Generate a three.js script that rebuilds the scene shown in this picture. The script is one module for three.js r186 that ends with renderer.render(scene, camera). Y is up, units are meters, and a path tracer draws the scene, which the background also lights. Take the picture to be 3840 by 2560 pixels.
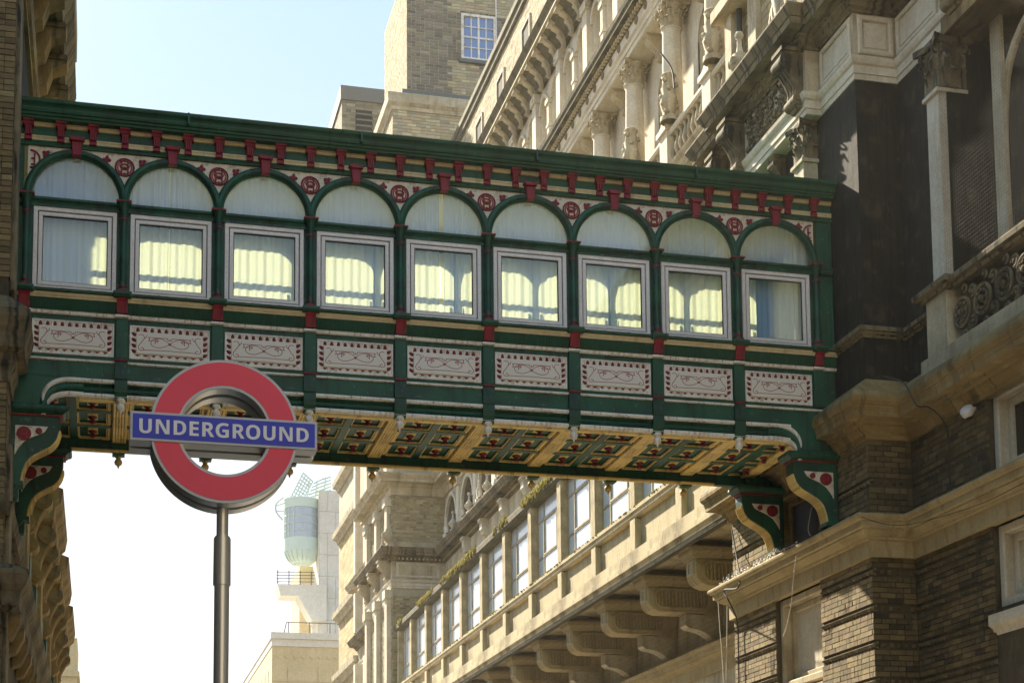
import * as THREE from 'three';
import { mergeGeometries } from 'three/addons/utils/BufferGeometryUtils.js';
import { RoundedBoxGeometry } from 'three/addons/geometries/RoundedBoxGeometry.js';
import { FontLoader } from 'three/addons/loaders/FontLoader.js';
import { TextGeometry } from 'three/addons/geometries/TextGeometry.js';

// ------------------------------------------------------------------ camera, sky, sun, exposure
const scene = new THREE.Scene();
const renderer = new THREE.WebGLRenderer({ antialias: true });
renderer.setSize(1024, 682);
renderer.toneMapping = THREE.LinearToneMapping;
renderer.toneMappingExposure = 4.8;
renderer.shadowMap.enabled = true;

const camera = new THREE.PerspectiveCamera(23.33, 3840 / 2560, 0.1, 900);
{ // shift lens: horizon lies below the frame
  const psi = 0.244893, th = 0.111266, rho = -0.00955;
  const f = new THREE.Vector3(Math.sin(psi) * Math.cos(th), Math.sin(th), -Math.cos(psi) * Math.cos(th));
  const r = new THREE.Vector3(Math.cos(psi), 0, Math.sin(psi));
  const u = new THREE.Vector3().crossVectors(r, f);
  const r2 = r.clone().multiplyScalar(Math.cos(rho)).addScaledVector(u, Math.sin(rho));
  const u2 = u.clone().multiplyScalar(Math.cos(rho)).addScaledVector(r, -Math.sin(rho));
  const m = new THREE.Matrix4().makeBasis(r2, u2, f.clone().negate());
  camera.quaternion.setFromRotationMatrix(m);
  camera.position.set(0, 1.6, 0);
  camera.setViewOffset(3840, 2560, 0, -1426, 3840, 2560);
  camera.updateProjectionMatrix(); camera.updateMatrixWorld();
}
// sunlight travels towards +x, -y, +z: the sun stands ahead, a little left of the street axis
const SUN = new THREE.Vector3(-1, 2.4, -3.25).normalize();
const sun = new THREE.DirectionalLight(new THREE.Color(1.0, 0.89, 0.70), 3.4);
sun.shadow.radius = 2;
sun.position.copy(SUN).multiplyScalar(120).add(new THREE.Vector3(4, 10, -30));
sun.target.position.set(4, 10, -30);
sun.castShadow = true;
sun.shadow.mapSize.set(4096, 4096);
Object.assign(sun.shadow.camera, { left: -60, right: 60, top: 60, bottom: -60, near: 1, far: 300 });
sun.shadow.bias = -0.0005;
scene.add(sun, sun.target);
{ // clear hazy sky: white near the horizon and round the sun, pale blue overhead
  const w = 512, h = 256, d = new Float32Array(w * h * 4);
  const dir = new THREE.Vector3();
  for (let j = 0; j < h; j++) for (let i = 0; i < w; i++) {
    const el = ((j + 0.5) / h - 0.5) * Math.PI, az = ((i + 0.5) / w - 0.5) * 2 * Math.PI;
    dir.set(Math.cos(el) * Math.cos(az), Math.sin(el), Math.cos(el) * Math.sin(az));
    const e = Math.max(0, dir.y), c = dir.dot(SUN);
    const hz = Math.exp(-e * 4.2), aur = Math.pow(Math.max(0, c), 8) * 0.05 + Math.pow(Math.max(0, c), 80) * 0.3;
    let r = 0.058 + 0.41 * hz + aur, g = 0.126 + 0.285 * hz + aur * 0.94, b = 0.200 + 0.185 * hz + aur * 0.82;
    if (dir.y < 0) { r = g = b = 0.12; }
    const k = (j * w + i) * 4; d[k] = r; d[k + 1] = g; d[k + 2] = b; d[k + 3] = 1;
  }
  const t = new THREE.DataTexture(d, w, h, THREE.RGBAFormat, THREE.FloatType);
  t.mapping = THREE.EquirectangularReflectionMapping; t.magFilter = THREE.LinearFilter; t.minFilter = THREE.LinearFilter;
  t.colorSpace = THREE.LinearSRGBColorSpace; t.needsUpdate = true;
  scene.background = t; scene.environment = t;
}

// ------------------------------------------------------------------ helpers
function mulberry(a) { return () => { a |= 0; a = a + 0x6D2B79F5 | 0; let t = Math.imul(a ^ a >>> 15, 1 | a); t = t + Math.imul(t ^ t >>> 7, 61 | t) ^ t; return ((t ^ t >>> 14) >>> 0) / 4294967296; }; }
const rnd = mulberry(20240517);
const R = (a, b) => a + (b - a) * rnd();
function hash2(x, y, s) { let h = Math.imul(x, 374761393) ^ Math.imul(y, 668265263) ^ Math.imul(s, 974634777); h = Math.imul(h ^ h >>> 13, 1274126177); return ((h ^ h >>> 16) >>> 0) / 4294967296; }
function vnoise(x, y, px, py, s) { // periodic value noise
  const xi = Math.floor(x), yi = Math.floor(y), fx = x - xi, fy = y - yi, u = fx * fx * (3 - 2 * fx), v = fy * fy * (3 - 2 * fy);
  const m = (a, n) => ((a % n) + n) % n, X0 = m(xi, px), X1 = m(xi + 1, px), Y0 = m(yi, py), Y1 = m(yi + 1, py);
  return (hash2(X0, Y0, s) * (1 - u) + hash2(X1, Y0, s) * u) * (1 - v) + (hash2(X0, Y1, s) * (1 - u) + hash2(X1, Y1, s) * u) * v;
}
function fbm(u, v, fx, fy, s, oct = 4) { let a = 0.5, t = 0, n = 0; for (let o = 0; o < oct; o++) { t += a * vnoise(u * fx, v * fy, fx, fy, s + o); n += a; a *= 0.55; fx *= 2; fy *= 2; } return t / n; }
const sstep = (a, b, x) => { const t = Math.min(1, Math.max(0, (x - a) / (b - a))); return t * t * (3 - 2 * t); };
function tex(size, metres, fn, srgb = true) {
  const d = new Uint8Array(size * size * 4);
  for (let j = 0; j < size; j++) for (let i = 0; i < size; i++) {
    const c = fn((i + 0.5) / size, (j + 0.5) / size), k = (j * size + i) * 4;
    for (let q = 0; q < 3; q++) { // colour functions give linear values
      let x = Math.min(1, Math.max(0, Array.isArray(c) ? c[q] : c));
      if (srgb) x = x <= 0.0031308 ? x * 12.92 : 1.055 * Math.pow(x, 1 / 2.4) - 0.055;
      d[k + q] = Math.round(x * 255);
    }
    d[k + 3] = 255;
  }
  const t = new THREE.DataTexture(d, size, size, THREE.RGBAFormat);
  t.wrapS = t.wrapT = THREE.RepeatWrapping; t.magFilter = THREE.LinearFilter; t.minFilter = THREE.LinearMipmapLinearFilter; t.generateMipmaps = true;
  if (srgb) t.colorSpace = THREE.SRGBColorSpace;
  t.repeat.set(1 / metres, 1 / metres); t.needsUpdate = true;
  return t;
}
const mix = (a, b, t) => a.map((x, i) => x + (b[i] - x) * t);
// paint: even colour with faint blotches, fine grain and thin run marks
const paintTex = (base, dirt, amt, seed, metres = 1.6, chip = null) => tex(320, metres, (u, v) => {
  const wu = u + 0.03 * (fbm(u, v, 11, 11, seed + 91, 3) - 0.5), wv = v + 0.4 * (fbm(u, v, 19, 3, seed + 97, 3) - 0.5);
  const blot = sstep(0.45, 0.8, fbm(wu, v, 5, 5, seed, 4)), run = sstep(0.58, 0.82, fbm(wu, wv, 30, 3, seed + 9, 2)) * 0.7, gr = 0.9 + 0.2 * fbm(u, v, 60, 60, seed + 20, 2);
  let c = mix(base, dirt, Math.min(1, amt * (blot * 0.7 + run))).map(x => x * gr);
  if (chip) c = mix(c, chip, sstep(0.70, 0.78, fbm(u, v, 34, 22, seed + 41, 4)) * 0.75 * sstep(0.4, 0.62, fbm(u, v, 4, 4, seed + 47, 3)));
  return c;
});
// weathered stone or render: blotches, soot runs, pale patches
const stoneTex = (base, dark, pale, amt, seed, metres = 3, runs = 0.7, size = 400) => tex(size, metres, (u, v) => {
  const wu = u + 0.05 * (fbm(u, v, 9, 9, seed + 91, 4) - 0.5), wv = v + 0.5 * (fbm(u, v, 17, 3, seed + 97, 3) - 0.5);
  const a = fbm(wu, v + 0.06 * (fbm(u, v, 8, 8, seed + 95, 3) - 0.5), 4, 4, seed, 5), b = fbm(wu, wv, 26, 2, seed + 31, 3), c = fbm(u, v, 9, 9, seed + 57, 4), g = fbm(u, v, 90, 90, seed + 77, 2);
  let col = mix(base, pale, sstep(0.5, 0.75, c) * 0.5);
  col = mix(col, dark, Math.min(1, amt * (sstep(0.42, 0.78, a) * 0.8 + sstep(0.5, 0.8, b) * runs)));
  return col.map(x => x * (0.86 + 0.28 * g));
});
const bumpTex = (fx, fy, seed, metres, oct = 4) => tex(256, metres, (u, v) => fbm(u, v, fx, fy, seed, oct), false);
const B = { grain: bumpTex(24, 24, 301, 1.2), plaster: bumpTex(10, 10, 305, 1.5, 5), paint: bumpTex(30, 30, 309, 0.5, 3) };
function std(opts) { return new THREE.MeshStandardMaterial(opts); }
const paint = (base, dirt, amt, seed, rough = 0.5, metres, chip) => std({ map: paintTex(base, dirt, amt, seed, metres, chip), roughness: rough, bumpMap: B.paint, bumpScale: 0.0012 });
const stone = (base, dark, pale, amt, seed, metres, runs, bs = 0.006) => std({ map: stoneTex(base, dark, pale, amt, seed, metres, runs), roughness: 0.93, bumpMap: B.plaster, bumpScale: bs });
const M = {
  green: paint([0.008, 0.082, 0.040], [0.006, 0.026, 0.016], 0.95, 11, 0.55, 1.7, [0.09, 0.13, 0.10]),
  red: paint([0.29, 0.008, 0.026], [0.10, 0.007, 0.010], 0.8, 13, 0.6, 1.1),
  redDark: paint([0.20, 0.008, 0.012], [0.06, 0.006, 0.006], 0.9, 14, 0.6),
  cream: paint([0.62, 0.52, 0.31], [0.26, 0.16, 0.07], 0.6, 15, 0.6, 2.2),
  creamGold: paint([0.76, 0.55, 0.19], [0.20, 0.13, 0.035], 0.8, 16, 0.6, 1.3),
  white: paint([0.78, 0.74, 0.66], [0.34, 0.20, 0.09], 0.8, 17, 0.55, 1.1, [0.22, 0.10, 0.04]),
  upvc: paint([0.74, 0.69, 0.66], [0.55, 0.48, 0.42], 0.3, 18, 0.38),
  gasket: std({ color: new THREE.Color(0.02, 0.018, 0.016), roughness: 0.8 }),
  metal: std({ color: new THREE.Color(0.62, 0.61, 0.59), metalness: 0.6, roughness: 0.34 }),
  metalDark: std({ color: new THREE.Color(0.10, 0.095, 0.09), metalness: 0.6, roughness: 0.5 }),
  signRed: std({ color: new THREE.Color(0.86, 0.075, 0.13), roughness: 0.6 }),
  signBlue: std({ color: new THREE.Color(0.045, 0.065, 0.56), roughness: 0.6 }),
  signGrey: std({ color: new THREE.Color(0.50, 0.52, 0.58), roughness: 0.4 }),
  letter: std({ color: new THREE.Color(0.80, 0.80, 0.84), roughness: 0.5 }),
  pane: new THREE.MeshPhysicalMaterial({ color: 0xffffff, transmission: 1, thickness: 0, roughness: 0.02, ior: 1.85, specularIntensity: 1 }),
  curtain: new THREE.MeshPhysicalMaterial({ color: new THREE.Color(0.80, 0.86, 0.54), transmission: 0.55, thickness: 0, roughness: 1, side: THREE.DoubleSide }),
  net: new THREE.MeshStandardMaterial({ color: new THREE.Color(0.38, 0.60, 0.95), roughness: 1, transparent: true, opacity: 0.52, side: THREE.DoubleSide }),  // white net; blue skylight reflected in the panes is put into its colour
  room: std({ color: new THREE.Color(0.62, 0.58, 0.50), roughness: 0.9 }),
  carpet: std({ color: new THREE.Color(0.10, 0.06, 0.05), roughness: 1 }),
  wire: std({ color: new THREE.Color(0.03, 0.03, 0.028), roughness: 0.7 }),
  cord: std({ color: new THREE.Color(0.55, 0.52, 0.45), roughness: 0.8 }),
};

const used = new Map();
function numbered(n) { const k = used.get(n) || 0; used.set(n, k + 1); return k ? `${n}_${String(k).padStart(3, '0')}` : n; }
function flat(g) { const q = g.index ? g.toNonIndexed() : g; for (const k of Object.keys(q.attributes)) if (!['position', 'normal', 'uv'].includes(k)) q.deleteAttribute(k); q.morphAttributes = {}; return q; }
function merge(list) { const l = list.map(g => { const q = flat(g); if (!q.attributes.normal) q.computeVertexNormals(); if (!q.attributes.uv) q.setAttribute('uv', new THREE.BufferAttribute(new Float32Array(q.attributes.position.count * 2), 2)); return q; }); return l.length === 1 ? l[0] : mergeGeometries(l); }
function boxUV(g) { // uv in metres from the dominant axis of each face
  g = flat(g); const p = g.attributes.position, n = p.count, uv = new Float32Array(n * 2);
  if (!g.attributes.normal) g.computeVertexNormals();
  const a = new THREE.Vector3(), b = new THREE.Vector3(), c = new THREE.Vector3();
  for (let i = 0; i < n; i += 3) {
    a.fromBufferAttribute(p, i); b.fromBufferAttribute(p, i + 1).sub(a); c.fromBufferAttribute(p, i + 2).sub(a); b.cross(c);
    const x = Math.abs(b.x), y = Math.abs(b.y), z = Math.abs(b.z);
    for (let k = i; k < i + 3; k++) {
      const X = p.getX(k), Y = p.getY(k), Z = p.getZ(k);
      if (x >= y && x >= z) { uv[2 * k] = Z; uv[2 * k + 1] = Y; } else if (z >= y) { uv[2 * k] = X; uv[2 * k + 1] = Y; } else { uv[2 * k] = X; uv[2 * k + 1] = Z; }
    }
  }
  g.setAttribute('uv', new THREE.BufferAttribute(uv, 2)); return g;
}
function offs(p) { const v = new THREE.Vector3(); while (p && p !== scene) { v.add(p.position); p = p.parent; } return v; }
// geometry given in world metres; keepUV for printed faces
function part(name, geo, mat, parent, keepUV = false, smooth = false) {
  let g = Array.isArray(geo) ? merge(geo) : flat(geo);
  if (!keepUV) g = boxUV(g);
  const o = offs(parent); g.translate(-o.x, -o.y, -o.z);
  const m = new THREE.Mesh(g, mat); m.name = name; m.castShadow = m.receiveShadow = true;
  (parent || scene).add(m); return m;
}
// shared geometry placed at a world position
function inst(name, geo, mat, parent, x, y, z, ry = 0) {
  const m = new THREE.Mesh(geo, mat); m.name = name; const o = offs(parent); m.position.set(x - o.x, y - o.y, z - o.z); m.rotation.y = ry;
  m.castShadow = m.receiveShadow = true; (parent || scene).add(m); return m;
}
function thing(name, label, category, pos, group) {
  const o = new THREE.Group(); o.name = numbered(name); o.position.set(...pos); o.userData = { label, category }; if (group) o.userData.group = group; scene.add(o); return o;
}
function solo(name, geo, mat, label, category, group) { const m = part(numbered(name), geo, mat, scene); m.userData = { label, category }; if (group) m.userData.group = group; return m; }
function struct(name, geo, mat) { const m = part(name, geo, mat, scene); m.userData = { kind: 'structure' }; return m; }
const bx = (x0, x1, y0, y1, z0, z1) => { const g = new THREE.BoxGeometry(Math.abs(x1 - x0), Math.abs(y1 - y0), Math.abs(z1 - z0)); g.translate((x0 + x1) / 2, (y0 + y1) / 2, (z0 + z1) / 2); return g; };
const rbx = (x0, x1, y0, y1, z0, z1, r = 0.01) => { const g = new RoundedBoxGeometry(Math.abs(x1 - x0), Math.abs(y1 - y0), Math.abs(z1 - z0), 1, r); g.translate((x0 + x1) / 2, (y0 + y1) / 2, (z0 + z1) / 2); return g; };
const at = (g, x, y, z) => { const q = g.clone(); q.translate(x, y, z); return q; };
const lathe = (pts, seg = 16) => new THREE.LatheGeometry(pts.map(p => new THREE.Vector2(Math.max(p[0], 0.0001), p[1])), seg);
const shapeOf = (pts, holes = []) => { const s = new THREE.Shape(pts.map(p => new THREE.Vector2(p[0], p[1]))); for (const h of holes) s.holes.push(new THREE.Path(h.map(p => new THREE.Vector2(p[0], p[1])))); return s; };
const extr = (pts, depth, holes = [], bevel = 0) => new THREE.ExtrudeGeometry(shapeOf(pts, holes), { depth: depth - 2 * bevel, bevelEnabled: bevel > 0, bevelThickness: bevel, bevelSize: bevel, bevelOffset: -bevel, bevelSegments: 1, curveSegments: 10 });
const rect = (x0, x1, y0, y1) => [[x0, y0], [x1, y0], [x1, y1], [x0, y1]];
const circ = (x, y, r, n = 28) => Array.from({ length: n }, (_, i) => [x + r * Math.cos(i / n * 2 * Math.PI), y + r * Math.sin(i / n * 2 * Math.PI)]);
const tube = (pts, r, seg = 24, rad = 6) => new THREE.TubeGeometry(new THREE.CatmullRomCurve3(pts.map(p => new THREE.Vector3(...p))), seg, r, rad);
// moulding: profile [[out, y]...] swept with mitres along a plan path [[x, z]...]; out points to the left of travel
function sweep(profile, path, caps = true) {
  const n = path.length, nrm = [];
  for (let i = 0; i < n - 1; i++) { const dx = path[i + 1][0] - path[i][0], dz = path[i + 1][1] - path[i][1], l = Math.hypot(dx, dz); nrm.push([dz / l, -dx / l]); }
  const off = path.map((p, i) => {
    const a = nrm[Math.max(0, i - 1)], b = nrm[Math.min(n - 2, i)];
    const k = 1 + a[0] * b[0] + a[1] * b[1]; return k < 0.05 ? a : [(a[0] + b[0]) / k, (a[1] + b[1]) / k];
  });
  const pos = [], P = (i, q) => [path[i][0] + off[i][0] * q[0], q[1], path[i][1] + off[i][1] * q[0]];
  for (let i = 0; i < n - 1; i++) for (let k = 0; k < profile.length - 1; k++) {
    const a = P(i, profile[k]), b = P(i + 1, profile[k]), c = P(i + 1, profile[k + 1]), d = P(i, profile[k + 1]);
    pos.push(...a, ...b, ...c, ...a, ...c, ...d);
  }
  if (caps) for (const i of [0, n - 1]) {
    const tri = THREE.ShapeUtils.triangulateShape(profile.map(q => new THREE.Vector2(q[0], q[1])), []);
    for (const t of tri) { const o = i ? t : [t[0], t[2], t[1]]; for (const k of o) pos.push(...P(i, profile[k])); }
  }
  const g = new THREE.BufferGeometry(); g.setAttribute('position', new THREE.BufferAttribute(new Float32Array(pos), 3)); g.computeVertexNormals(); return g;
}
// profile pieces
const arcP = (cx, cy, r, a0, a1, n = 5, ry = r) => Array.from({ length: n + 1 }, (_, i) => { const a = (a0 + (a1 - a0) * i / n) * Math.PI / 180; return [cx + r * Math.cos(a), cy + ry * Math.sin(a)]; });
// ------------------------------------------------------------------ footbridge
const colX = i => -1.04 + 1.2 * i, bayX = i => -0.44 + 1.2 * i, ZF = -21, ZB = -23.3, XL = -1.36, XR = 10.04;
const spandrelTex = (() => { // shallow leaf scrolls in the plaster, cut lines darker
  const c = document.createElement('canvas'); c.width = 512; c.height = 512; const x = c.getContext('2d');
  x.fillStyle = '#d9cdb8'; x.fillRect(0, 0, 512, 512); const r = mulberry(77);
  for (let k = 0; k < 130; k++) {
    const px = r() * 512, py = r() * 512, s = 16 + r() * 26, a0 = r() * 6.28; x.strokeStyle = r() < 0.6 ? 'rgba(96,80,58,0.75)' : 'rgba(240,230,212,0.8)'; x.lineWidth = 2 + r() * 2.5;
    x.beginPath(); for (let t = 0; t < 22; t++) { const a = a0 + t * 0.22, q = s * (1 - t / 26); const X = px + q * Math.cos(a), Y = py + q * Math.sin(a); t ? x.lineTo(X, Y) : x.moveTo(X, Y); } x.stroke();
  }
  const t = new THREE.CanvasTexture(c); t.colorSpace = THREE.SRGBColorSpace; t.wrapS = t.wrapT = THREE.RepeatWrapping; t.repeat.set(1.6, 1.6); return t;
})();
M.spandrel = std({ map: spandrelTex, roughness: 0.6, bumpMap: spandrelTex, bumpScale: 0.008 });
const scrollTex = (() => { // thin red scroll line painted on the cream panel
  const c = document.createElement('canvas'); c.width = 1024; c.height = 384; const x = c.getContext('2d');
  x.fillStyle = '#ddd6ca'; x.fillRect(0, 0, 1024, 384);
  const r = mulberry(5); for (let k = 0; k < 500; k++) { x.fillStyle = `rgba(150,120,80,${0.02 + r() * 0.05})`; const w = 2 + r() * 5; x.fillRect(r() * 1024, r() * 384, w, 10 + r() * 90); }
  x.strokeStyle = '#8a1c1e'; x.lineWidth = 10; x.lineCap = 'round';
  const P = pts => { x.beginPath(); x.moveTo(...pts[0]); for (let i = 1; i < pts.length; i++) { const q = pts[i]; q.length === 2 ? x.lineTo(...q) : x.bezierCurveTo(...q); } x.stroke(); };
  for (const s of [-1, 1]) {
    const m = v => v.map((q, i) => i % 2 ? q : 512 + s * q);
    P([m([0, 192]), m([60, 120, 130, 95, 200, 105]), m([270, 115, 300, 160, 285, 205]), m([265, 262, 175, 275, 110, 250]), m([60, 230, 30, 212, 0, 192])]);
    P([m([0, 105]), m([0, 140, 34, 140, 34, 92]), m([325, 92]), m([305, 112, 305, 128, 325, 150]), m([36, 150]), m([200, 150])].slice(0, 4).concat([m([170, 138])]));
    P([m([470, 60]), m([410, 30, 375, 80, 395, 130])]); P([m([350, 60]), m([360, 110, 400, 120, 410, 150]), m([430, 200, 470, 220, 480, 270]), m([485, 330, 420, 345, 400, 310]), m([390, 280, 430, 265, 440, 290])]);
    P([m([400, 318]), m([0, 308])]);
    P([m([225, 120]), m([225, 200])]); P([m([225, 125]), m([170, 110, 165, 175, 225, 168])]);
  }
  for (let a = 0; a < 4; a++) P([[512 - 22 * Math.cos(a * Math.PI / 4), 192 - 22 * Math.sin(a * Math.PI / 4)], [512 + 22 * Math.cos(a * Math.PI / 4), 192 + 22 * Math.sin(a * Math.PI / 4)]]);
  const t = new THREE.CanvasTexture(c); t.colorSpace = THREE.SRGBColorSpace; return t;
})();
M.scroll = std({ map: scrollTex, roughness: 0.55 });

const bridge = thing('footbridge', 'green iron enclosed footbridge with arched windows and red brackets spanning the street', 'footbridge', [4.36, 8.0, -22.15]);
{
  const g = bridge;
  const line = (y0, y1, z0, z1, x0 = XL, x1 = XR) => bx(x0, x1, y0, y1, z0, z1);
  const run = (prof, zf, x0 = XL, x1 = XR) => sweep(prof, [[x1, zf], [x0, zf]]); // facing the camera
  const runB = (prof, zb) => sweep(prof, [[XL, zb], [XR, zb]]);
  // girder and lower mouldings, front
  part('girder_face', bx(XL, XR, 8.30, 9.10, ZF - 0.14, ZF), M.green, g);
  part('lower_bead', run([[0, 8.236], [0.02, 8.236], ...arcP(0.012, 8.266, 0.026, -90, 90, 4), [0, 8.296]], ZF + 0.002, -0.35, 9.32), M.white, g);
  part('hollow_moulding', run([[-0.03, 8.12], [0.0, 8.125], [-0.045, 8.16], [-0.05, 8.2], [0.004, 8.238], [-0.1, 8.24], [-0.1, 8.12]], ZF, -0.35, 9.32), M.green, g);
  part('bottom_roll', run([[-0.09, 8.055], [-0.02, 8.05], ...arcP(-0.015, 8.084, 0.028, -90, 90, 5), [-0.1, 8.125]], ZF, -0.35, 9.32), M.white, g);
  part('bottom_roll_underside', bx(-0.35, 9.32, 8.02, 8.054, ZF - 0.12, ZF - 0.05), M.creamGold, g);
  // rail and panel rows
  part('panel_rail', run([[0, 8.502], [0.02, 8.504], ...arcP(0.018, 8.519, 0.015, -90, 90, 3), [0, 8.536]], ZF + 0.002), M.white, g);
  part('panel_rail', run([[0, 9.098], [0.03, 9.10], [0.04, 9.115], [0.034, 9.13], [0.045, 9.142], [0, 9.144]], ZF + 0.002), M.white, g);
  part('fluted_backing', run([[0, 9.142], [0.02, 9.144], [0.05, 9.2], [0.085, 9.282], [-0.05, 9.284], [-0.05, 9.142]], ZF), M.green, g);
  part('sill_moulding', run([[0, 9.285], [0.09, 9.29], [0.093, 9.305], [0.108, 9.32], [0.112, 9.355], [0, 9.358]], ZF), M.cream, g);
  part('sill', run([[-0.1, 9.36], [0.15, 9.362], [0.155, 9.392], [0.0, 9.412], [-0.1, 9.412]], ZF), M.green, g);
  { const fl = []; for (let k = 0; k < 42; k++) fl.push([-0.52 + 1.04 * (k + 0.5) / 42]); const rib = merge(fl.map(([x]) => { const q = new THREE.BoxGeometry(0.012, 0.128, 0.03); q.rotateX(0.42); q.translate(x, 0, 0); return q; }));
    const gu = boxUV(rib); for (let i = 0; i < 9; i++) inst('fluting', gu, M.green, g, bayX(i), 9.212, ZF + 0.052); }
  // panels
  const fr = boxUV(extr(rect(-0.505, 0.505, -0.222, 0.222), 0.03, [rect(-0.48, 0.48, -0.197, 0.197)], 0.006));
  const bed = boxUV(extr(rect(-0.48, 0.48, -0.197, 0.197), 0.012));
  const inner = extr(rect(-0.42, 0.42, -0.145, 0.145), 0.03, [], 0.006); { const p = inner.attributes.position, uv = new Float32Array(p.count * 2); for (let i = 0; i < p.count; i++) { uv[2 * i] = p.getX(i) / 0.84 + 0.5; uv[2 * i + 1] = p.getY(i) / 0.29 + 0.5; } inner.setAttribute('uv', new THREE.BufferAttribute(uv, 2)); }
  const leaf = boxUV((() => { const s = lathe([[0.0, -0.036], [0.018, -0.03], [0.024, -0.008], [0.016, 0.018], [0.003, 0.034]], 8); s.scale(1, 1, 0.7); return s; })());
  const tri = boxUV(extr([[-0.03, 0], [0.03, 0], [0, -0.026]], 0.01));
  const dart = boxUV(bx(-0.005, 0.005, -0.03, 0.03, 0, 0.02));
  for (let i = 0; i < 9; i++) {
    const x = bayX(i), y = 8.805;
    const p = inst('decorative_panel', fr, M.white, g, x, y, ZF);
    inst('panel_bed', bed, M.white, p, x, y, ZF + 0.001);
    inst('painted_panel', flat(inner), M.scroll, p, x, y - 0.004, ZF + 0.008);
    for (let k = 0; k < 10; k++) inst('leaf', leaf, M.redDark, p, x - 0.40 + 0.0889 * k, y + 0.168, ZF + 0.016);
    for (let k = 0; k < 9; k++) inst('dart', tri, M.redDark, p, x - 0.40 + 0.1 * k, y - 0.160, ZF + 0.012);
    for (const s of [-1, 1]) for (let k = 0; k < 4; k++) { const m = inst('leaf', leaf, M.redDark, p, x + s * 0.45, y + 0.11 - 0.075 * k, ZF + 0.016); m.rotation.z = -s * 1.0; }
    part('egg_moulding', Array.from({ length: 11 }, (_, k) => at(dart, x - 0.445 + 0.089 * k, y + 0.165, ZF + 0.008)), M.white, p).userData.kind = 'stuff';
  }
  // frieze, cornice
  part('frieze_moulding', run([[-0.02, 11.30], [0.03, 11.305], [0.04, 11.33], [0.024, 11.35], [0.034, 11.37], [-0.02, 11.371]], ZF), M.green, g);
  part('cream_band', run([[0, 11.372], [0.025, 11.374], [0.03, 11.395], [0.022, 11.405], [0.036, 11.42], [0.036, 11.434], [0, 11.438]], ZF), M.cream, g);
  part('frieze', bx(XL, XR, 11.43, 11.62, ZF - 0.14, ZF + 0.004), M.green, g);
  part('cream_band', run([[0, 11.555], [0.03, 11.557], [0.038, 11.572], [0.038, 11.588], [0.06, 11.6], [0, 11.606]], ZF), M.cream, g);
  part('cornice', run([[0, 11.60], [0.155, 11.606], [0.165, 11.632], [0.19, 11.636], [0.20, 11.662], [0.225, 11.668], [0.235, 11.69], ...arcP(0.30, 11.692, 0.062, 180, 100, 4), [0.30, 11.765], [0.31, 11.80], [0.0, 11.84], [-0.1, 11.84], [-0.1, 11.60]], ZF, XL, 10.02), M.green, g);
  for (const x of [0.95, 3.2, 5.6, 7.9]) part('gutter_joint', bx(x - 0.012, x + 0.012, 11.655, 11.806, ZF + 0.22, ZF + 0.318), M.green, g);
  // red brackets, three to a bay
  const brk = boxUV(merge([
    extr([[0, 0.12], [0.13, 0.12], [0.13, 0.095], [0.105, 0.085], [0.09, 0.055], [0, 0.05]], 0.135).translate(0, 0, -0.0675).rotateY(-Math.PI / 2),
    extr([[0, 0.06], [0.085, 0.06], [0.07, 0.02], [0.04, -0.03], [0.045, -0.075], [0.06, -0.09], [0.06, -0.125], [0.03, -0.13], [0, -0.13]], 0.09).translate(0, 0, -0.045).rotateY(-Math.PI / 2),
    ...[-0.028, 0, 0.028].map(x => bx(x - 0.008, x + 0.008, -0.07, 0.045, 0.03, 0.085)),
  ]).scale(1, 1, 1));
  for (let k = 0; k <= 27; k++) inst('modillion', brk, M.red, g, colX(0) + 0.4 * k, 11.487, ZF + 0.006);
  const key = boxUV(merge([extr([[-0.052, -0.13], [0.052, -0.13], [0.068, 0.06], [-0.068, 0.06]], 0.13, [], 0.008), extr([[-0.07, 0.058], [0.07, 0.058], [0.098, 0.095], [0.098, 0.108], [-0.098, 0.108], [-0.098, 0.095]], 0.16, [], 0.005)]));
  for (let i = 0; i < 9; i++) inst('keystone', key, M.red, g, bayX(i), 11.31, ZF - 0.01);
  // columns
  const shaft = boxUV(lathe([[0.052, 9.44], [0.055, 9.47], [0.047, 9.49], [0.05, 9.505], [0.043, 9.52], [0.041, 10.38], [0.047, 10.39], [0.047, 10.41], [0.042, 10.42], [0.041, 10.47], [0.05, 10.50], [0.056, 10.55], [0.075, 10.60], [0.09, 10.615]], 18).translate(0, -10, 0));
  const cap = boxUV(rbx(-0.095, 0.095, 0, 0.022, -0.085, 0.085, 0.005));
  const ring = boxUV(lathe([[0.04, -0.012], [0.053, -0.01], [0.053, 0.01], [0.04, 0.012]], 16));
  const ped = boxUV(merge([rbx(-0.06, 0.06, 0, 0.08, -0.06, 0.06, 0.006)]));
  const blk = boxUV(merge([sweep([[0, 0], [0.0, 0.0], [0.03, 0.03], [0.03, 0.06], [0, 0.075]], [[0.095, 0.19], [-0.095, 0.19]]), rbx(-0.115, 0.115, 0.0, 0.075, -0.06, 0.20, 0.012)]));
  const cone = boxUV(extr([[0, 0], [0.06, 0], [0.075, 0.06], [0.1, 0.14], [0.135, 0.18], [0, 0.18]], 0.135).translate(0, 0, -0.0675).rotateY(-Math.PI / 2));
  const foot = boxUV(rbx(-0.085, 0.085, 0, 0.03, -0.03, 0.075, 0.006));
  const strip = boxUV(rbx(-0.075, 0.075, 8.56, 9.10, -0.03, 0.045, 0.006).translate(0, -8, 0));
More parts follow.
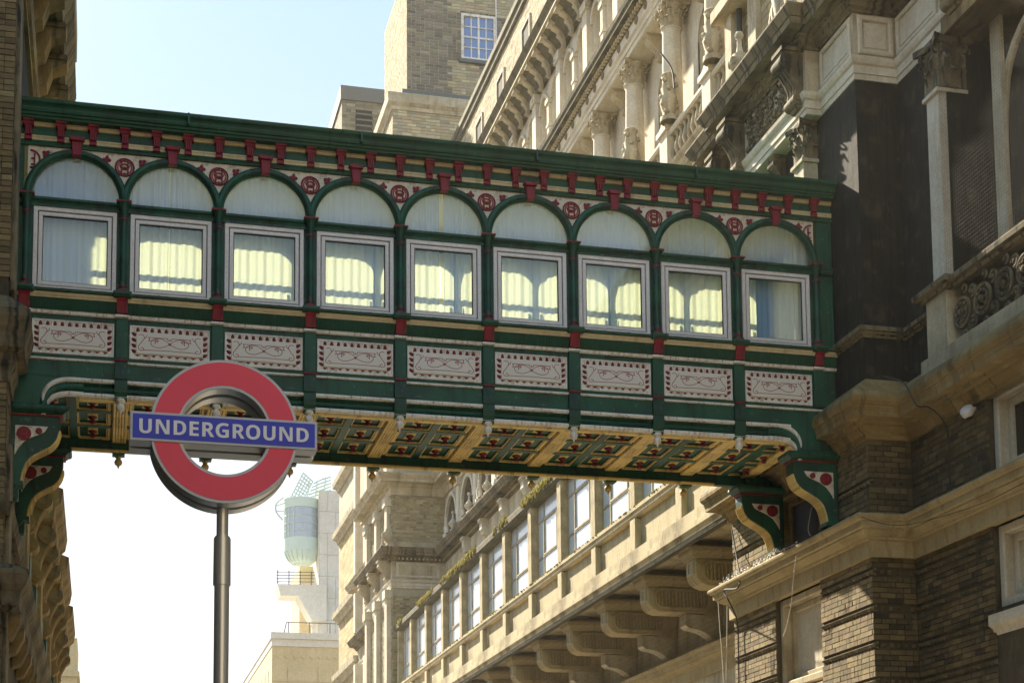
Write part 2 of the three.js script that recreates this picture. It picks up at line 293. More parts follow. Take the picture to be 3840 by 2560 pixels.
  const lowStrip = boxUV(extr([[0.05, 0.53], [0.06, 0.35], [0.06, 0.30], [0.045, 0.285], [0.05, 0.2], [0.04, 0.13], [0.01, 0.08], [0.0, 0.045], [-0.08, 0.03], [-0.1, 0.53]], 0.16).translate(0, 0, -0.08).rotateY(-Math.PI / 2));
  const band = boxUV(rbx(-0.085, 0.085, 0, 0.028, -0.02, 0.062, 0.008));
  const pend = boxUV(lathe([[0.055, 0.03], [0.06, 0.0], [0.035, -0.02], [0.03, -0.035], [0.05, -0.055], [0.056, -0.085], [0.045, -0.115], [0.016, -0.135], [0.01, -0.16], [0, -0.175]], 16));
  for (let i = 0; i < 10; i++) {
    const x = colX(i), c = inst('column', shaft, M.green, g, x, 10, ZF + 0.06);
    inst('capital_slab', cap, M.red, c, x, 10.615, ZF + 0.06);
    inst('collar', ring, M.red, c, x, 10.40, ZF + 0.06); inst('collar', ring, M.red, c, x, 9.505, ZF + 0.06);
    inst('column_base', ped, M.red, c, x, 9.38, ZF + 0.06);
    const p = inst('pedestal', blk, M.green, g, x, 9.335, ZF);
    inst('pedestal_bracket', cone, M.red, p, x, 9.155, ZF + 0.02);
    inst('pedestal_foot', foot, M.white, p, x, 9.108, ZF + 0.004);
    const s = inst('pilaster', strip, M.green, g, x, 8, ZF);
    if (i && i < 9) { inst('lower_pilaster', lowStrip, M.green, s, x, 8, ZF + 0.002); inst('pilaster_band', band, M.redDark, s, x, 8.528, ZF + 0.008); }
    if (i && i < 9) { inst('pendant', pend, M.white, g, x, 8.03, ZF - 0.03); inst('pendant', pend, M.creamGold, g, x, 7.93, ZB - 0.02); }
  }
  // arches, spandrels, monograms
  const arch = boxUV(merge([new THREE.TorusGeometry(0.6, 0.047, 10, 40, Math.PI), new THREE.TorusGeometry(0.556, 0.018, 6, 40, Math.PI).translate(0, 0, -0.012)]));
  for (let i = 0; i < 9; i++) inst('arch', arch, M.green, g, bayX(i), 10.635, ZF + 0.035);
  const A = (cx, s, a0, a1) => arcP(cx, 0, 0.59, a0, a1, 14);
  const full = [[-0.6, 0.68], [-0.6, 0.59], ...arcP(-0.6, 0, 0.59, 90, 0, 14), ...arcP(0.6, 0, 0.59, 180, 90, 14), [0.6, 0.68]];
  const halfR = [[0, 0.68], [0, 0], ...arcP(0.6, 0, 0.59, 180, 90, 14), [0.6, 0.68]];
  const sp = boxUV(extr(full, 0.05)), spR = boxUV(extr(halfR, 0.05)), spL = boxUV(extr(halfR.map(p => [-p[0], p[1]]), 0.05));
  const mono = boxUV(merge([
    new THREE.TorusGeometry(0.115, 0.013, 6, 36), new THREE.TorusGeometry(0.088, 0.008, 6, 30),
    bx(-0.05, -0.03, -0.095, 0.095, 0, 0.016), bx(0.03, 0.05, -0.095, 0.095, 0, 0.016), bx(-0.05, 0.05, -0.018, 0.004, 0, 0.016),
    bx(-0.014, 0.014, 0.075, 0.1, 0, 0.014), bx(-0.014, 0.014, -0.1, -0.075, 0, 0.014),
    new THREE.TorusGeometry(0.045, 0.009, 5, 14, Math.PI).translate(0, -0.0, 0.004), new THREE.TorusGeometry(0.06, 0.008, 5, 14, Math.PI).rotateZ(Math.PI).translate(0, 0.03, 0.004),
  ]));
  const floret = boxUV(merge([0, 1, 2, 3].map(k => { const q = new THREE.SphereGeometry(0.024, 8, 6); q.scale(1, 1.3, 0.5); q.translate(0, 0.026, 0); q.rotateZ(k * Math.PI / 2 + 0.4); return q; }).concat([bx(-0.01, 0.01, -0.06, 0, -0.006, 0.008).rotateZ(0.5)])));
  for (let i = 0; i < 10; i++) {
    const x = colX(i), s = inst('spandrel', i === 0 ? spR : i === 9 ? spL : sp, M.spandrel, g, x, 10.635, ZF - 0.05);
    if (i && i < 9) inst('monogram', mono, M.red, s, x, 11.125, ZF + 0.006);
    else part('monogram', [new THREE.TorusGeometry(0.115, 0.013, 6, 20, Math.PI).rotateZ(i ? Math.PI / 2 : -Math.PI / 2).translate(x + (i ? -0.03 : 0.03), 11.125, ZF + 0.006), bx(x + (i ? -0.09 : 0.04), x + (i ? -0.04 : 0.09), 11.04, 11.06, ZF, ZF + 0.014), bx(x + (i ? -0.09 : 0.07), x + (i ? -0.07 : 0.09), 11.05, 11.2, ZF, ZF + 0.014), bx(x + (i ? -0.09 : 0.04), x + (i ? -0.04 : 0.09), 11.12, 11.14, ZF, ZF + 0.014)], M.red, s);
    for (const d of [-1, 1]) if ((i || d > 0) && (i < 9 || d < 0)) { const m = inst('floret', floret, M.red, s, x + d * 0.225, 11.205, ZF + 0.008); m.rotation.z = d * 0.5; }
  }
  // arch backing ring closes the gap above the transom; windows
  part('transom', run([[-0.12, 10.50], [0.03, 10.502], [0.03, 10.53], [0.0, 10.545], [0.012, 10.575], [0.04, 10.595], [0.04, 10.625], [-0.12, 10.635]], ZF), M.green, g);
  const arcGlass = (() => { const q = new THREE.ShapeGeometry(shapeOf([...arcP(0, 0, 0.575, 0, 180, 30)])); return boxUV(q); })();
  const jamb = boxUV(merge([bx(-0.0425, 0.0425, 9.41, 10.505, -0.1, 0), bx(-0.012, 0.012, 9.41, 10.505, -0.002, 0.015)]).translate(0, -10, 0));
  const fOut = boxUV(extr(rect(-0.515, 0.515, -0.547, 0.547), 0.06, [rect(-0.462, 0.462, -0.492, 0.492)], 0.006));
  const fGap = boxUV(extr(rect(-0.462, 0.462, -0.492, 0.492), 0.02, [rect(-0.44, 0.44, -0.47, 0.47)]));
  const fIn = boxUV(extr(rect(-0.451, 0.451, -0.481, 0.481), 0.045, [rect(-0.402, 0.402, -0.432, 0.432)], 0.006));
  const fBead = boxUV(extr(rect(-0.402, 0.402, -0.432, 0.432), 0.02, [rect(-0.392, 0.392, -0.422, 0.422)]));
  const glass = boxUV(new THREE.PlaneGeometry(0.80, 0.86));
  const vent = boxUV(bx(-0.018, 0.018, -0.006, 0.006, 0, 0.008));
  for (let i = 0; i < 9; i++) {
    const x = bayX(i), y = 9.957;
    for (const d of [-0.5575, 0.5575]) inst('jamb', jamb, M.green, g, x + d, 10, ZF);
    const aw = inst('arch_window', boxUV(extr([...arcP(0, 0, 0.575, 0, 180, 30), ...arcP(0, 0, 0.548, 180, 0, 30)], 0.03)), M.green, g, x, 10.637, ZF - 0.02);
    inst('pane', arcGlass, M.pane, aw, x, 10.637, ZF - 0.012);
    const w = inst('casement_window', fOut, M.upvc, g, x, y, ZF - 0.035);
    inst('gasket', fGap, M.gasket, w, x, y, ZF - 0.03); inst('sash', fIn, M.upvc, w, x, y, ZF - 0.03);
    inst('gasket', fBead, M.gasket, w, x, y, ZF - 0.03); inst('pane', glass, M.pane, w, x, y, ZF - 0.022);
    for (const d of [-0.15, 0.2]) inst('drain_cap', vent, M.gasket, w, x + d, y - 0.522, ZF + 0.025);
  }
  // end strips against the walls
  part('end_strip', [bx(XL, colX(0) - 0.05, 9.40, 11.32, ZF - 0.12, ZF + 0.0), bx(XL + 0.02, XL + 0.06, 9.42, 11.3, ZF, ZF + 0.02), bx(XL, colX(0) - 0.05, 10.5, 10.62, ZF, ZF + 0.03)], M.green, g);
  part('end_strip', [bx(colX(9) + 0.05, XR, 9.40, 11.32, ZF - 0.12, ZF + 0.0), bx(XR - 0.05, XR - 0.01, 9.42, 11.3, ZF, ZF + 0.02), bx(colX(9) + 0.05, XR, 10.5, 10.62, ZF, ZF + 0.03)], M.green, g);
  // back wall with its own row of arched windows, roof, floor: the sun shines through
  const back = []; const holes = [];
  for (let i = 0; i < 9; i++) { const x = bayX(i); holes.push(rect(x - 0.55, x + 0.55, 9.45, 10.572)); holes.push([[x + 0.57, 10.594], ...arcP(x + 0.27, 10.86, 0.30, 0, 90, 6), ...arcP(x - 0.27, 10.86, 0.30, 90, 180, 6), [x - 0.57, 10.594]]); }
  part('back_wall', extr(rect(XL, XR, 8.02, 11.7), 0.1, holes).translate(0, 0, ZB), M.green, g);
  const bMid = boxUV(merge([bx(-0.52, -0.49, -0.52, 0.53, 0.02, 0.06), bx(0.49, 0.52, -0.52, 0.53, 0.02, 0.06)]));
  for (let i = 0; i < 9; i++) inst('back_window_frame', bMid, M.upvc, g, bayX(i), 9.97, ZB);
  part('roof', [bx(XL, XR, 11.60, 11.68, ZB, ZF - 0.1), bx(XL, XR, 11.68, 11.80, ZB - 0.15, ZF - 0.02)], M.green, g);
  for (const [a, b] of [[XL, XL + 0.03], [XR - 0.03, XR]]) part('lobby_wall', bx(a, b, 8.46, 11.5, ZB + 0.103, ZF - 0.142), M.room, g);
  part('ceiling', bx(XL, XR, 11.50, 11.56, ZB + 0.102, ZF - 0.14), M.room, g);
  part('floor', bx(XL, XR, 8.40, 8.46, ZB + 0.102, ZF - 0.142), M.carpet, g);
  part('dado', bx(XL, XR, 8.5, 9.36, ZF - 0.20, ZF - 0.145), M.room, g);
  // soffit: ribs, coffers with hanging bosses
  part('soffit_board', bx(XL, XR, 8.16, 8.22, ZB + 0.114, ZF - 0.142), M.green, g);
  part('back_girder', [bx(XL, XR, 7.97, 8.165, ZB + 0.002, ZB + 0.112)], M.green, g);
  part('back_bead', sweep([[0, 7.94], [0.04, 7.942], ...arcP(0.035, 7.965, 0.022, -90, 90, 4), [0, 7.99]], [[9.0, ZB + 0.113], [-0.5, ZB + 0.113]]), M.creamGold, g);
  const lowB = boxUV(bx(-0.085, 0.085, 0, 0.22, -0.02, 0.14));
  for (let i = 1; i < 9; i++) inst('back_pilaster', lowB, M.green, g, colX(i), 7.92, ZB);
  const zc0 = ZB + 0.12, zc1 = ZF - 0.15;
  const ribG = boxUV(merge([-0.075, -0.037, 0, 0.037, 0.075].map(x => { const q = new THREE.CylinderGeometry(0.022, 0.022, zc1 - zc0, 8); q.rotateX(Math.PI / 2); q.translate(x, 0, (zc0 + zc1) / 2); return q; }).concat([bx(-0.1, 0.1, 0.0, 0.06, zc0, zc1)])));
  for (let i = 0; i < 10; i++) inst('soffit_rib', ribG, M.creamGold, g, colX(i) + (i === 0 ? 0.2 : i === 9 ? -0.22 : 0), 8.10, 0);
  const cw = 0.185, cd = 0.27;
  const fProf = [[0.0, 0.0], [0.012, -0.026], [0.04, -0.03], [0.05, -0.016], [0.075, -0.012], [0.1, 0.004]];
  const cof = (() => { // mitred cream frame hanging below the board
    const q = sweep(fProf.map(([a, b]) => [-a, b]), [[-cw, -cd], [cw, -cd], [cw, cd], [-cw, cd], [-cw, -cd]].map(p => p).reverse(), false);
    return boxUV(merge([q, extr(rect(-cw, cw, -cd, cd), 0.02, [rect(-cw + 0.01, cw - 0.01, -cd + 0.01, cd - 0.01)]).rotateX(Math.PI / 2)]));
  })();
  const cofIn = boxUV(bx(-0.068, 0.068, -0.012, 0, -0.15, 0.15));
  const boss = boxUV(lathe([[0, 0.0], [0.055, -0.004], [0.062, -0.015], [0.045, -0.028], [0.028, -0.045], [0.022, -0.062], [0.037, -0.073], [0.04, -0.086], [0.02, -0.098], [0, -0.1]], 14));
  for (let i = 0; i < 9; i++) for (let a = 0; a < 2; a++) for (let b = 0; b < 3; b++) {
    const x = bayX(i) + (a ? 0.25 : -0.25), z = zc1 - 0.36 - b * 0.67;
    const f = inst('coffer', cof, M.creamGold, g, x, 8.148, z);
    inst('coffer_plate', cofIn, M.creamGold, f, x, 8.158, z); inst('coffer_boss', boss, M.redDark, f, x, 8.15, z);
  }
  const lat = []; for (let b = 0; b < 2; b++) lat.push(bx(XL, XR, 8.112, 8.165, zc1 - 0.36 - 0.335 - b * 0.67 - 0.05, zc1 - 0.36 - 0.335 - b * 0.67 + 0.05));
  for (let i = 0; i < 9; i++) lat.push(bx(bayX(i) - 0.05, bayX(i) + 0.05, 8.110, 8.166, zc0, zc1));
  part('soffit_lattice', lat, M.green, g);
  // ends: girder drops to the consoles, white beads turn down with it
  for (const s of [-1, 1]) {
    const X = q => s < 0 ? XL + q : XR - q;
    const endPlate = [[0, 0.30], [0, -0.10], [0.52, -0.10], [0.54, 0.02], [0.60, 0.12], [0.72, 0.19], [0.9, 0.22], [1.0, 0.30]].map(([a, b]) => [X(a), 8 + b]);
    part('end_gusset', extr(endPlate, 0.12).translate(0, 0, ZF - 0.125), M.green, g);
    part('end_gusset', extr(endPlate, 0.1).translate(0, 0, ZB + 0.11), M.green, g);
    for (const [r, y, mat, z] of [[0.035, 8.266, M.white, ZF - 0.005], [0.038, 8.09, M.white, ZF - 0.03], [0.05, 8.18, M.green, ZF - 0.02]]) {
      const e = y - 8.0;
      part('end_bead', tube([[X(1.06), y, z], [X(0.85), y - 0.004, z], [X(0.72), y - 0.04, z], [X(0.63), y - 0.11, z], [X(0.585), y - 0.2, z], [X(0.58), y - 0.30, z]], r, 20, 8), mat, g);
    }
    // consoles under each end, front and back
    { const X = q => s < 0 ? -1.19 + 0.9 * q : XR - q;
    for (const [zf, mat, plq] of [[ZF - 0.02, M.green, M.spandrel], [ZB + 0.36, M.green, M.spandrel]]) {
      const cs = [[0, -0.12], [0.68, -0.12], [0.68, -0.30], [0.665, -0.42], [0.63, -0.52], [0.55, -0.61], [0.42, -0.68], [0.30, -0.75], [0.22, -0.84], [0.18, -0.96], [0.16, -1.08], [0.10, -1.16], [0, -1.26]].map(([a, b]) => [X(a), 8 + b]);
      const c = part('console', extr(cs, 0.26, [], 0.01).translate(0, 0, zf - 0.26), mat, g);
      part('console_cap', [sweep([[0, 7.80], [0.03, 7.81], [0.05, 7.83], ...arcP(0.05, 7.87, 0.045, -60, 80, 5), [0, 7.93]], s < 0 ? [[X(0.70), zf - 0.28], [X(0.70), zf], [X(0), zf]].reverse().map(p => p).reverse() : [[X(0), zf], [X(0.70), zf], [X(0.70), zf - 0.28]]), bx(X(0), X(0.70), 7.81, 7.925, zf - 0.27, zf - 0.001)], mat, c);
      part('console_band', bx(X(0), X(0.715), 7.775, 7.80, zf - 0.265, zf + 0.012), M.redDark, c);
      const rid = []; for (let k = 0; k < 5; k++) rid.push(tube([[0.68, -0.40], [0.64, -0.52], [0.56, -0.61], [0.43, -0.68], [0.31, -0.75], [0.23, -0.84], [0.19, -0.96], [0.17, -1.06]].map(([a, b]) => [X(a), 8 + b, zf - 0.03 - 0.05 * k]), 0.02, 18, 5));
      part('console_reeding', rid, M.creamGold, c);
      part('console_plaque', extr([[0.08, -0.36], [0.52, -0.36], [0.48, -0.43], [0.40, -0.47], [0.28, -0.52], [0.19, -0.58], [0.12, -0.67], [0.08, -0.74]].map(([a, b]) => [X(a), 8 + b]), 0.02, [], 0.004).translate(0, 0, zf), plq, c);
      part('console_disc', [new THREE.CylinderGeometry(0.088, 0.088, 0.03, 24).rotateX(Math.PI / 2).translate(X(0.2), 7.535, zf + 0.02)], M.redDark, c);
      part('console_letter', [bx(X(0.2) - 0.045, X(0.2) - 0.02, 7.46, 7.58, zf + 0.03, zf + 0.045), bx(X(0.2) + 0.02, X(0.2) + 0.045, 7.46, 7.58, zf + 0.03, zf + 0.045), bx(X(0.2) - 0.03, X(0.2) + 0.03, 7.51, 7.535, zf + 0.03, zf + 0.043)], M.red, c);
      part('console_disc', [new THREE.CylinderGeometry(0.04, 0.04, 0.03, 14).rotateX(Math.PI / 2).translate(X(0.4), 7.575, zf + 0.02)], M.redDark, c);
      part('console_drop', [bx(X(0), X(0.2), 6.88, 6.93, zf - 0.24, zf + 0.01), rbx(X(0), X(0.14), 6.7, 6.88, zf - 0.2, zf - 0.03, 0.02)], mat, c);
    }
    }
  }
}
// sunlit blinds hang in the windows on the far side of the bridge
for (let i = 0; i < 9; i++) {
  const q = new THREE.PlaneGeometry(1.18, 1.86, 60, 1), p = q.attributes.position, ph = R(0, 6); for (let k = 0; k < p.count; k++) p.setZ(k, 0.02 * Math.sin(p.getX(k) * 52 + ph) + 0.012 * Math.sin(p.getX(k) * 23 + ph)); q.computeVertexNormals(); q.translate(bayX(i), 10.3, ZB + 0.19);
  solo('lining_curtain', flat(q), M.curtain, 'thin sunlit curtain in a far side window of the footbridge, seen through the net', 'curtain', 'curtains on the far side of the footbridge');
}
// curtains behind each window of the bridge
for (let i = 0; i < 9; i++) {
  const sheet = (x0, x1, y0, y1, taper = 0) => {
    const nx = 46, ny = 8, q = new THREE.PlaneGeometry(x1 - x0, y1 - y0, nx, ny), p = q.attributes.position, ph = R(0, 6), fr = R(34, 44), f2 = R(11, 17);
    for (let k = 0; k < p.count; k++) { const X = p.getX(k), Y = p.getY(k); p.setZ(k, 0.014 * Math.sin(X * fr * 2 + ph) + 0.012 * Math.sin(X * f2 * 2 + ph * 2) + 0.006 * Math.sin(X * 90 + ph * 3)); if (taper) p.setX(k, X + taper * Math.max(0, 0.9 - Math.abs(Y - 0.25)) * 0.0 + taper * Math.sin((Y + 0.9) * 1.7)); }
    q.computeVertexNormals(); q.translate((x0 + x1) / 2, (y0 + y1) / 2, ZF - 0.19); return flat(q);
  };
  const x = bayX(i), gap = i === 4 ? 0.05 : i === 1 ? 0.008 : 0;
  const parts = gap ? [sheet(x - 0.59, x - 0.02, 9.38, 11.26), sheet(x - 0.02 + gap, x + 0.59, 9.38, 11.26, i === 4 ? 0.012 : 0)] : [sheet(x - 0.59, x + 0.59, 9.38, 11.26)];
  const lab = ['pleated white net curtain in the bridge window beside the brick terrace', 'pleated white net curtain with a hairline slit, second window from the brick terrace', 'pleated white net curtain in the third bridge window from the brick terrace', 'pleated white net curtain in the fourth bridge window from the brick terrace', 'white net curtain parted by a dark gap in the middle bridge window', 'pleated white net curtain in the fourth bridge window from the hotel', 'pleated white net curtain in the third bridge window from the hotel', 'pleated white net curtain in the second bridge window from the hotel', 'pleated white net curtain in the bridge window beside the hotel'][i];
  solo('net_curtain', parts, M.net, lab, 'curtain', 'net curtains inside the footbridge');
}
// ------------------------------------------------------------------ street sign
const SGN = [0.714, 4.568, -10.2];
const font = await new FontLoader().loadAsync('fonts/droid/droid_sans_bold.typeface.json');
const fontR = await new FontLoader().loadAsync('fonts/droid/droid_sans_regular.typeface.json');
{
  const CX = SGN[0], CY = SGN[1], ZS = SGN[2], Ro = 0.458, Ri = 0.276;
  const s = thing('underground_sign', 'red ring sign with blue bar reading UNDERGROUND on a steel pole', 'sign', [CX, 0, ZS - 0.15]);
  const ringPts = (r) => circ(0, 0, r, 72);
  for (const [z0, z1] of [[-0.12, 0], [-0.30, -0.18]]) {
    const body = part('ring_case', extr(ringPts(Ro), z1 - z0, [ringPts(Ri).reverse()], 0.004).translate(CX, CY, ZS + z0), M.metal, s);
    part('bar_case', [bx(CX - 0.578, CX + 0.578, CY - 0.092, CY + 0.092, ZS + z0 - 0.004, ZS + z1 + 0.004)], M.metal, s);
  }
  part('ring_spacer', extr(ringPts(Ro - 0.025), 0.06, [ringPts(Ri + 0.025).reverse()]).translate(CX, CY, ZS - 0.18), M.metalDark, s);
  part('bar_spacer', bx(CX - 0.55, CX + 0.55, CY - 0.07, CY + 0.07, ZS - 0.18, ZS - 0.12), M.metalDark, s);
  const bl = []; for (const [a, b] of [[-0.45, -0.07], [-0.15, -0.07], [0.12, -0.07], [0.5, -0.07]]) bl.push(new THREE.SphereGeometry(0.008, 8, 6).translate(CX + a, CY + b, ZS - 0.15));
  part('rivet', bl, M.metal, s);
  part('ring_rim', extr(ringPts(Ro), 0.006, [ringPts(Ri).reverse()]).translate(CX, CY, ZS), M.signGrey, s);
  part('ring_face', extr(ringPts(Ro - 0.017), 0.008, [ringPts(Ri + 0.017).reverse()]).translate(CX, CY, ZS + 0.001), M.signRed, s);
  part('bar_rim', rbx(CX - 0.578, CX + 0.578, CY - 0.092, CY + 0.092, ZS + 0.004, ZS + 0.018, 0.004), M.signGrey, s);
  part('bar_face', bx(CX - 0.562, CX + 0.562, CY - 0.076, CY + 0.076, ZS + 0.008, ZS + 0.022), M.signBlue, s);
  const tg = new TextGeometry('UNDERGROUND', { font, size: 0.1, depth: 0.003, curveSegments: 6, bevelEnabled: false }); tg.computeBoundingBox();
  const b = tg.boundingBox; tg.translate(-(b.min.x + b.max.x) / 2, -0.05, 0); tg.scale(1.045 / (b.max.x - b.min.x), 0.097 / 0.1 * 0.1 / 0.0714 * 0.0714 / 0.1 * 1.0, 1);
  tg.computeBoundingBox(); const b2 = tg.boundingBox; tg.scale(1, 0.094 / (b2.max.y - b2.min.y), 1); tg.computeBoundingBox(); tg.translate(CX, CY - (tg.boundingBox.min.y + tg.boundingBox.max.y) / 2, ZS + 0.021);
  part('lettering', tg, M.letter, s);
  part('pole', new THREE.CylinderGeometry(0.037, 0.037, 1.7, 28).translate(CX + 0.002, CY - Ro - 0.84, ZS - 0.15), M.metal, s);
  part('pole_sleeve', [new THREE.CylinderGeometry(0.053, 0.055, 0.30, 28).translate(CX + 0.002, CY - Ro - 0.34, ZS - 0.15), new THREE.CylinderGeometry(0.047, 0.047, 0.012, 28).translate(CX + 0.002, CY - Ro - 0.185, ZS - 0.15)], M.metal, s);
  part('lower_pole', new THREE.CylinderGeometry(0.047, 0.047, CY - Ro - 0.48, 28).translate(CX + 0.002, (CY - Ro - 0.48) / 2, ZS - 0.15), M.metal, s);
  part('base_plate', [new THREE.CylinderGeometry(0.12, 0.12, 0.02, 24).translate(CX, 0.012, ZS - 0.15)], M.metal, s);
}
// ------------------------------------------------------------------ stone, brick and render of the buildings
Object.assign(M, {
  stone: stone([0.50, 0.43, 0.29], [0.22, 0.17, 0.10], [0.60, 0.54, 0.40], 0.6, 101, 3.1, 0.6),
  stonePale: stone([0.60, 0.54, 0.42], [0.34, 0.27, 0.17], [0.68, 0.63, 0.52], 0.45, 103, 2.7, 0.5),
  stoneOchre: stone([0.27, 0.18, 0.065], [0.05, 0.04, 0.02], [0.42, 0.33, 0.17], 0.75, 105, 2.3, 0.7),
  stoneTan: stone([0.40, 0.31, 0.16], [0.16, 0.115, 0.05], [0.46, 0.38, 0.22], 0.6, 117, 2.1, 0.7),
  stoneSooty: stone([0.20, 0.155, 0.085], [0.03, 0.026, 0.018], [0.30, 0.25, 0.15], 0.95, 107, 1.9, 0.9),
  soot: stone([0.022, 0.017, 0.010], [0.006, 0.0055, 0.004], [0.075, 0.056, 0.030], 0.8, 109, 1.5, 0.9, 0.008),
  mossy: stone([0.12, 0.10, 0.06], [0.035, 0.035, 0.018], [0.16, 0.15, 0.05], 0.9, 111, 1.4, 0.6, 0.012),
  mortar: stone([0.085, 0.065, 0.035], [0.03, 0.025, 0.016], [0.13, 0.10, 0.06], 0.7, 113, 1.7, 0.5),
  concrete: stone([0.50, 0.41, 0.24], [0.17, 0.125, 0.06], [0.60, 0.51, 0.32], 0.85, 115, 2.6, 0.35),
  dullGlass: std({ color: new THREE.Color(0.012, 0.011, 0.010), roughness: 0.55 }),
  darkwin: new THREE.MeshPhysicalMaterial({ color: new THREE.Color(0.012, 0.012, 0.012), roughness: 0.08, ior: 1.5 }),
  moss: std({ color: new THREE.Color(0.33, 0.26, 0.025), roughness: 1, map: tex(64, 0.6, (u, v) => { const q = 0.5 + 0.6 * fbm(u, v, 8, 8, 88, 3); return [q, q, q * 0.8]; }) }),
  slate: std({ color: new THREE.Color(0.13, 0.135, 0.13), roughness: 0.85, bumpMap: B.plaster, bumpScale: 0.006 }),
});
M.farMortar = stone([0.42, 0.37, 0.26], [0.25, 0.21, 0.14], [0.5, 0.45, 0.33], 0.5, 119, 3, 0.4);
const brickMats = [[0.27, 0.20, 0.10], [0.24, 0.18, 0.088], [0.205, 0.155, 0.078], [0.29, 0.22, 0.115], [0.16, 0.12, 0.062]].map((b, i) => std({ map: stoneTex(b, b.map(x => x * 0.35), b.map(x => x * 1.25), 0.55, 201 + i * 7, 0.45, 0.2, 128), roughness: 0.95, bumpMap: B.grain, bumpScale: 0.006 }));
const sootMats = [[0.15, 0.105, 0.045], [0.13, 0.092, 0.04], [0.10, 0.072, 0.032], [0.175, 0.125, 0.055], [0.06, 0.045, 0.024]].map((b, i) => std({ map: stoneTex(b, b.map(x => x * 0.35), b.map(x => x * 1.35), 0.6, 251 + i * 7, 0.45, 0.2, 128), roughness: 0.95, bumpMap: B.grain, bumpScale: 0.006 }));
const tones = brickMats.map((_, i) => [[0.27, 0.20, 0.10], [0.24, 0.18, 0.088], [0.205, 0.155, 0.078], [0.29, 0.22, 0.115], [0.16, 0.12, 0.062]][i]);
const brickVC = std({ vertexColors: true, roughness: 0.95, map: tex(128, 0.5, (u, v) => { const q = 0.75 + 0.35 * fbm(u, v, 12, 12, 911, 3); return [q, q, q]; }), bumpMap: B.grain, bumpScale: 0.005 });
// running bond with the odd header; u runs along the wall
function bond(u0, u1, y0, y1, course, len, skip) {
  const out = [], n = Math.round((y1 - y0) / course), h = (y1 - y0) / n;
  for (let r = 0; r < n; r++) {
    let u = u0, first = true; const head = r % 2;
    while (u < u1 - 0.02) {
      let w = (first && head) ? len / 2 : (hash2(r, Math.round(u * 100), 7) < 0.35 ? len / 2 : len); first = false;
      if (u + w > u1 - 0.05) w = u1 - u;
      if (!skip || !skip(u + w / 2, y0 + (r + 0.5) * h)) out.push([u + w / 2, y0 + (r + 0.5) * h, w, h]);
      u += w;
    }
  }
  return out;
}
const BRICKS = []; // near bricks: {axis, plane, u, y, w, h}
function nearBricks(axis, plane, u0, u1, y0, y1, course = 0.076, skip) { for (const [u, y, w, h] of bond(u0, u1, y0, y1, course, 0.228, skip)) BRICKS.push({ axis, plane, u, y, w, h }); }
// merged brick face with one colour per brick
function brickSheet(name, list, parent, palette = tones, gain = () => 1, j = 0.005) {
  const pos = [], col = [], nor = [];
  for (const b of list) {
    const hw = b.w / 2 - j, hh = b.h / 2 - j, p = b.plane, t = b.t || 0.02, o = R(-0.003, 0.004);
    const k = palette[Math.floor(Math.pow(rnd(), 1.3) * palette.length)], v = R(0.8, 1.2) * gain(b), c = k.map(x => x * v * R(0.95, 1.05));
    const q = (du, dy, d) => b.axis === 'x' ? [p - o + d, b.y + dy, b.u + du] : [b.u + du, b.y + dy, p + o - d];
    const face = (A, Bq, C, D, n) => { for (const z of [A, Bq, C, A, C, D]) { pos.push(...z); col.push(...c); nor.push(...n); } };
    const f = [[-hw, -hh], [hw, -hh], [hw, hh], [-hw, hh]], F = f.map(a => q(a[0], a[1], 0)), K = f.map(a => q(a[0], a[1], t)), X = b.axis === 'x';
    face(F[0], F[1], F[2], F[3], X ? [-1, 0, 0] : [0, 0, 1]); face(K[0], K[1], F[1], F[0], [0, -1, 0]); face(F[3], F[2], K[2], K[3], [0, 1, 0]);
    face(K[0], F[0], F[3], K[3], X ? [0, 0, -1] : [-1, 0, 0]); face(F[1], K[1], K[2], F[2], X ? [0, 0, 1] : [1, 0, 0]);
  }
  const g = new THREE.BufferGeometry(); g.setAttribute('position', new THREE.BufferAttribute(new Float32Array(pos), 3)); g.setAttribute('normal', new THREE.BufferAttribute(new Float32Array(nor), 3));
  const uv = new Float32Array(pos.length / 3 * 2); for (let i = 0; i < pos.length / 3; i++) { uv[2 * i] = pos[3 * i] + pos[3 * i + 2]; uv[2 * i + 1] = pos[3 * i + 1]; }
  g.setAttribute('uv', new THREE.BufferAttribute(uv, 2)); g.setAttribute('color', new THREE.BufferAttribute(new Float32Array(col), 3));
  const o = offs(parent); g.translate(-o.x, -o.y, -o.z);
  const m = new THREE.Mesh(g, brickVC); m.name = name; m.castShadow = m.receiveShadow = true; m.userData.kind = 'stuff'; parent.add(m); return m;
}
const outX = pts => pts.map(([o, y]) => [-o, y]); // profile pointing to the street from the hotel side
const sideX = (pts, w, X, Y, z, bev = 0, holes = []) => extr(outX(pts), w, holes.map(outX), bev).translate(X, Y, z - w / 2);
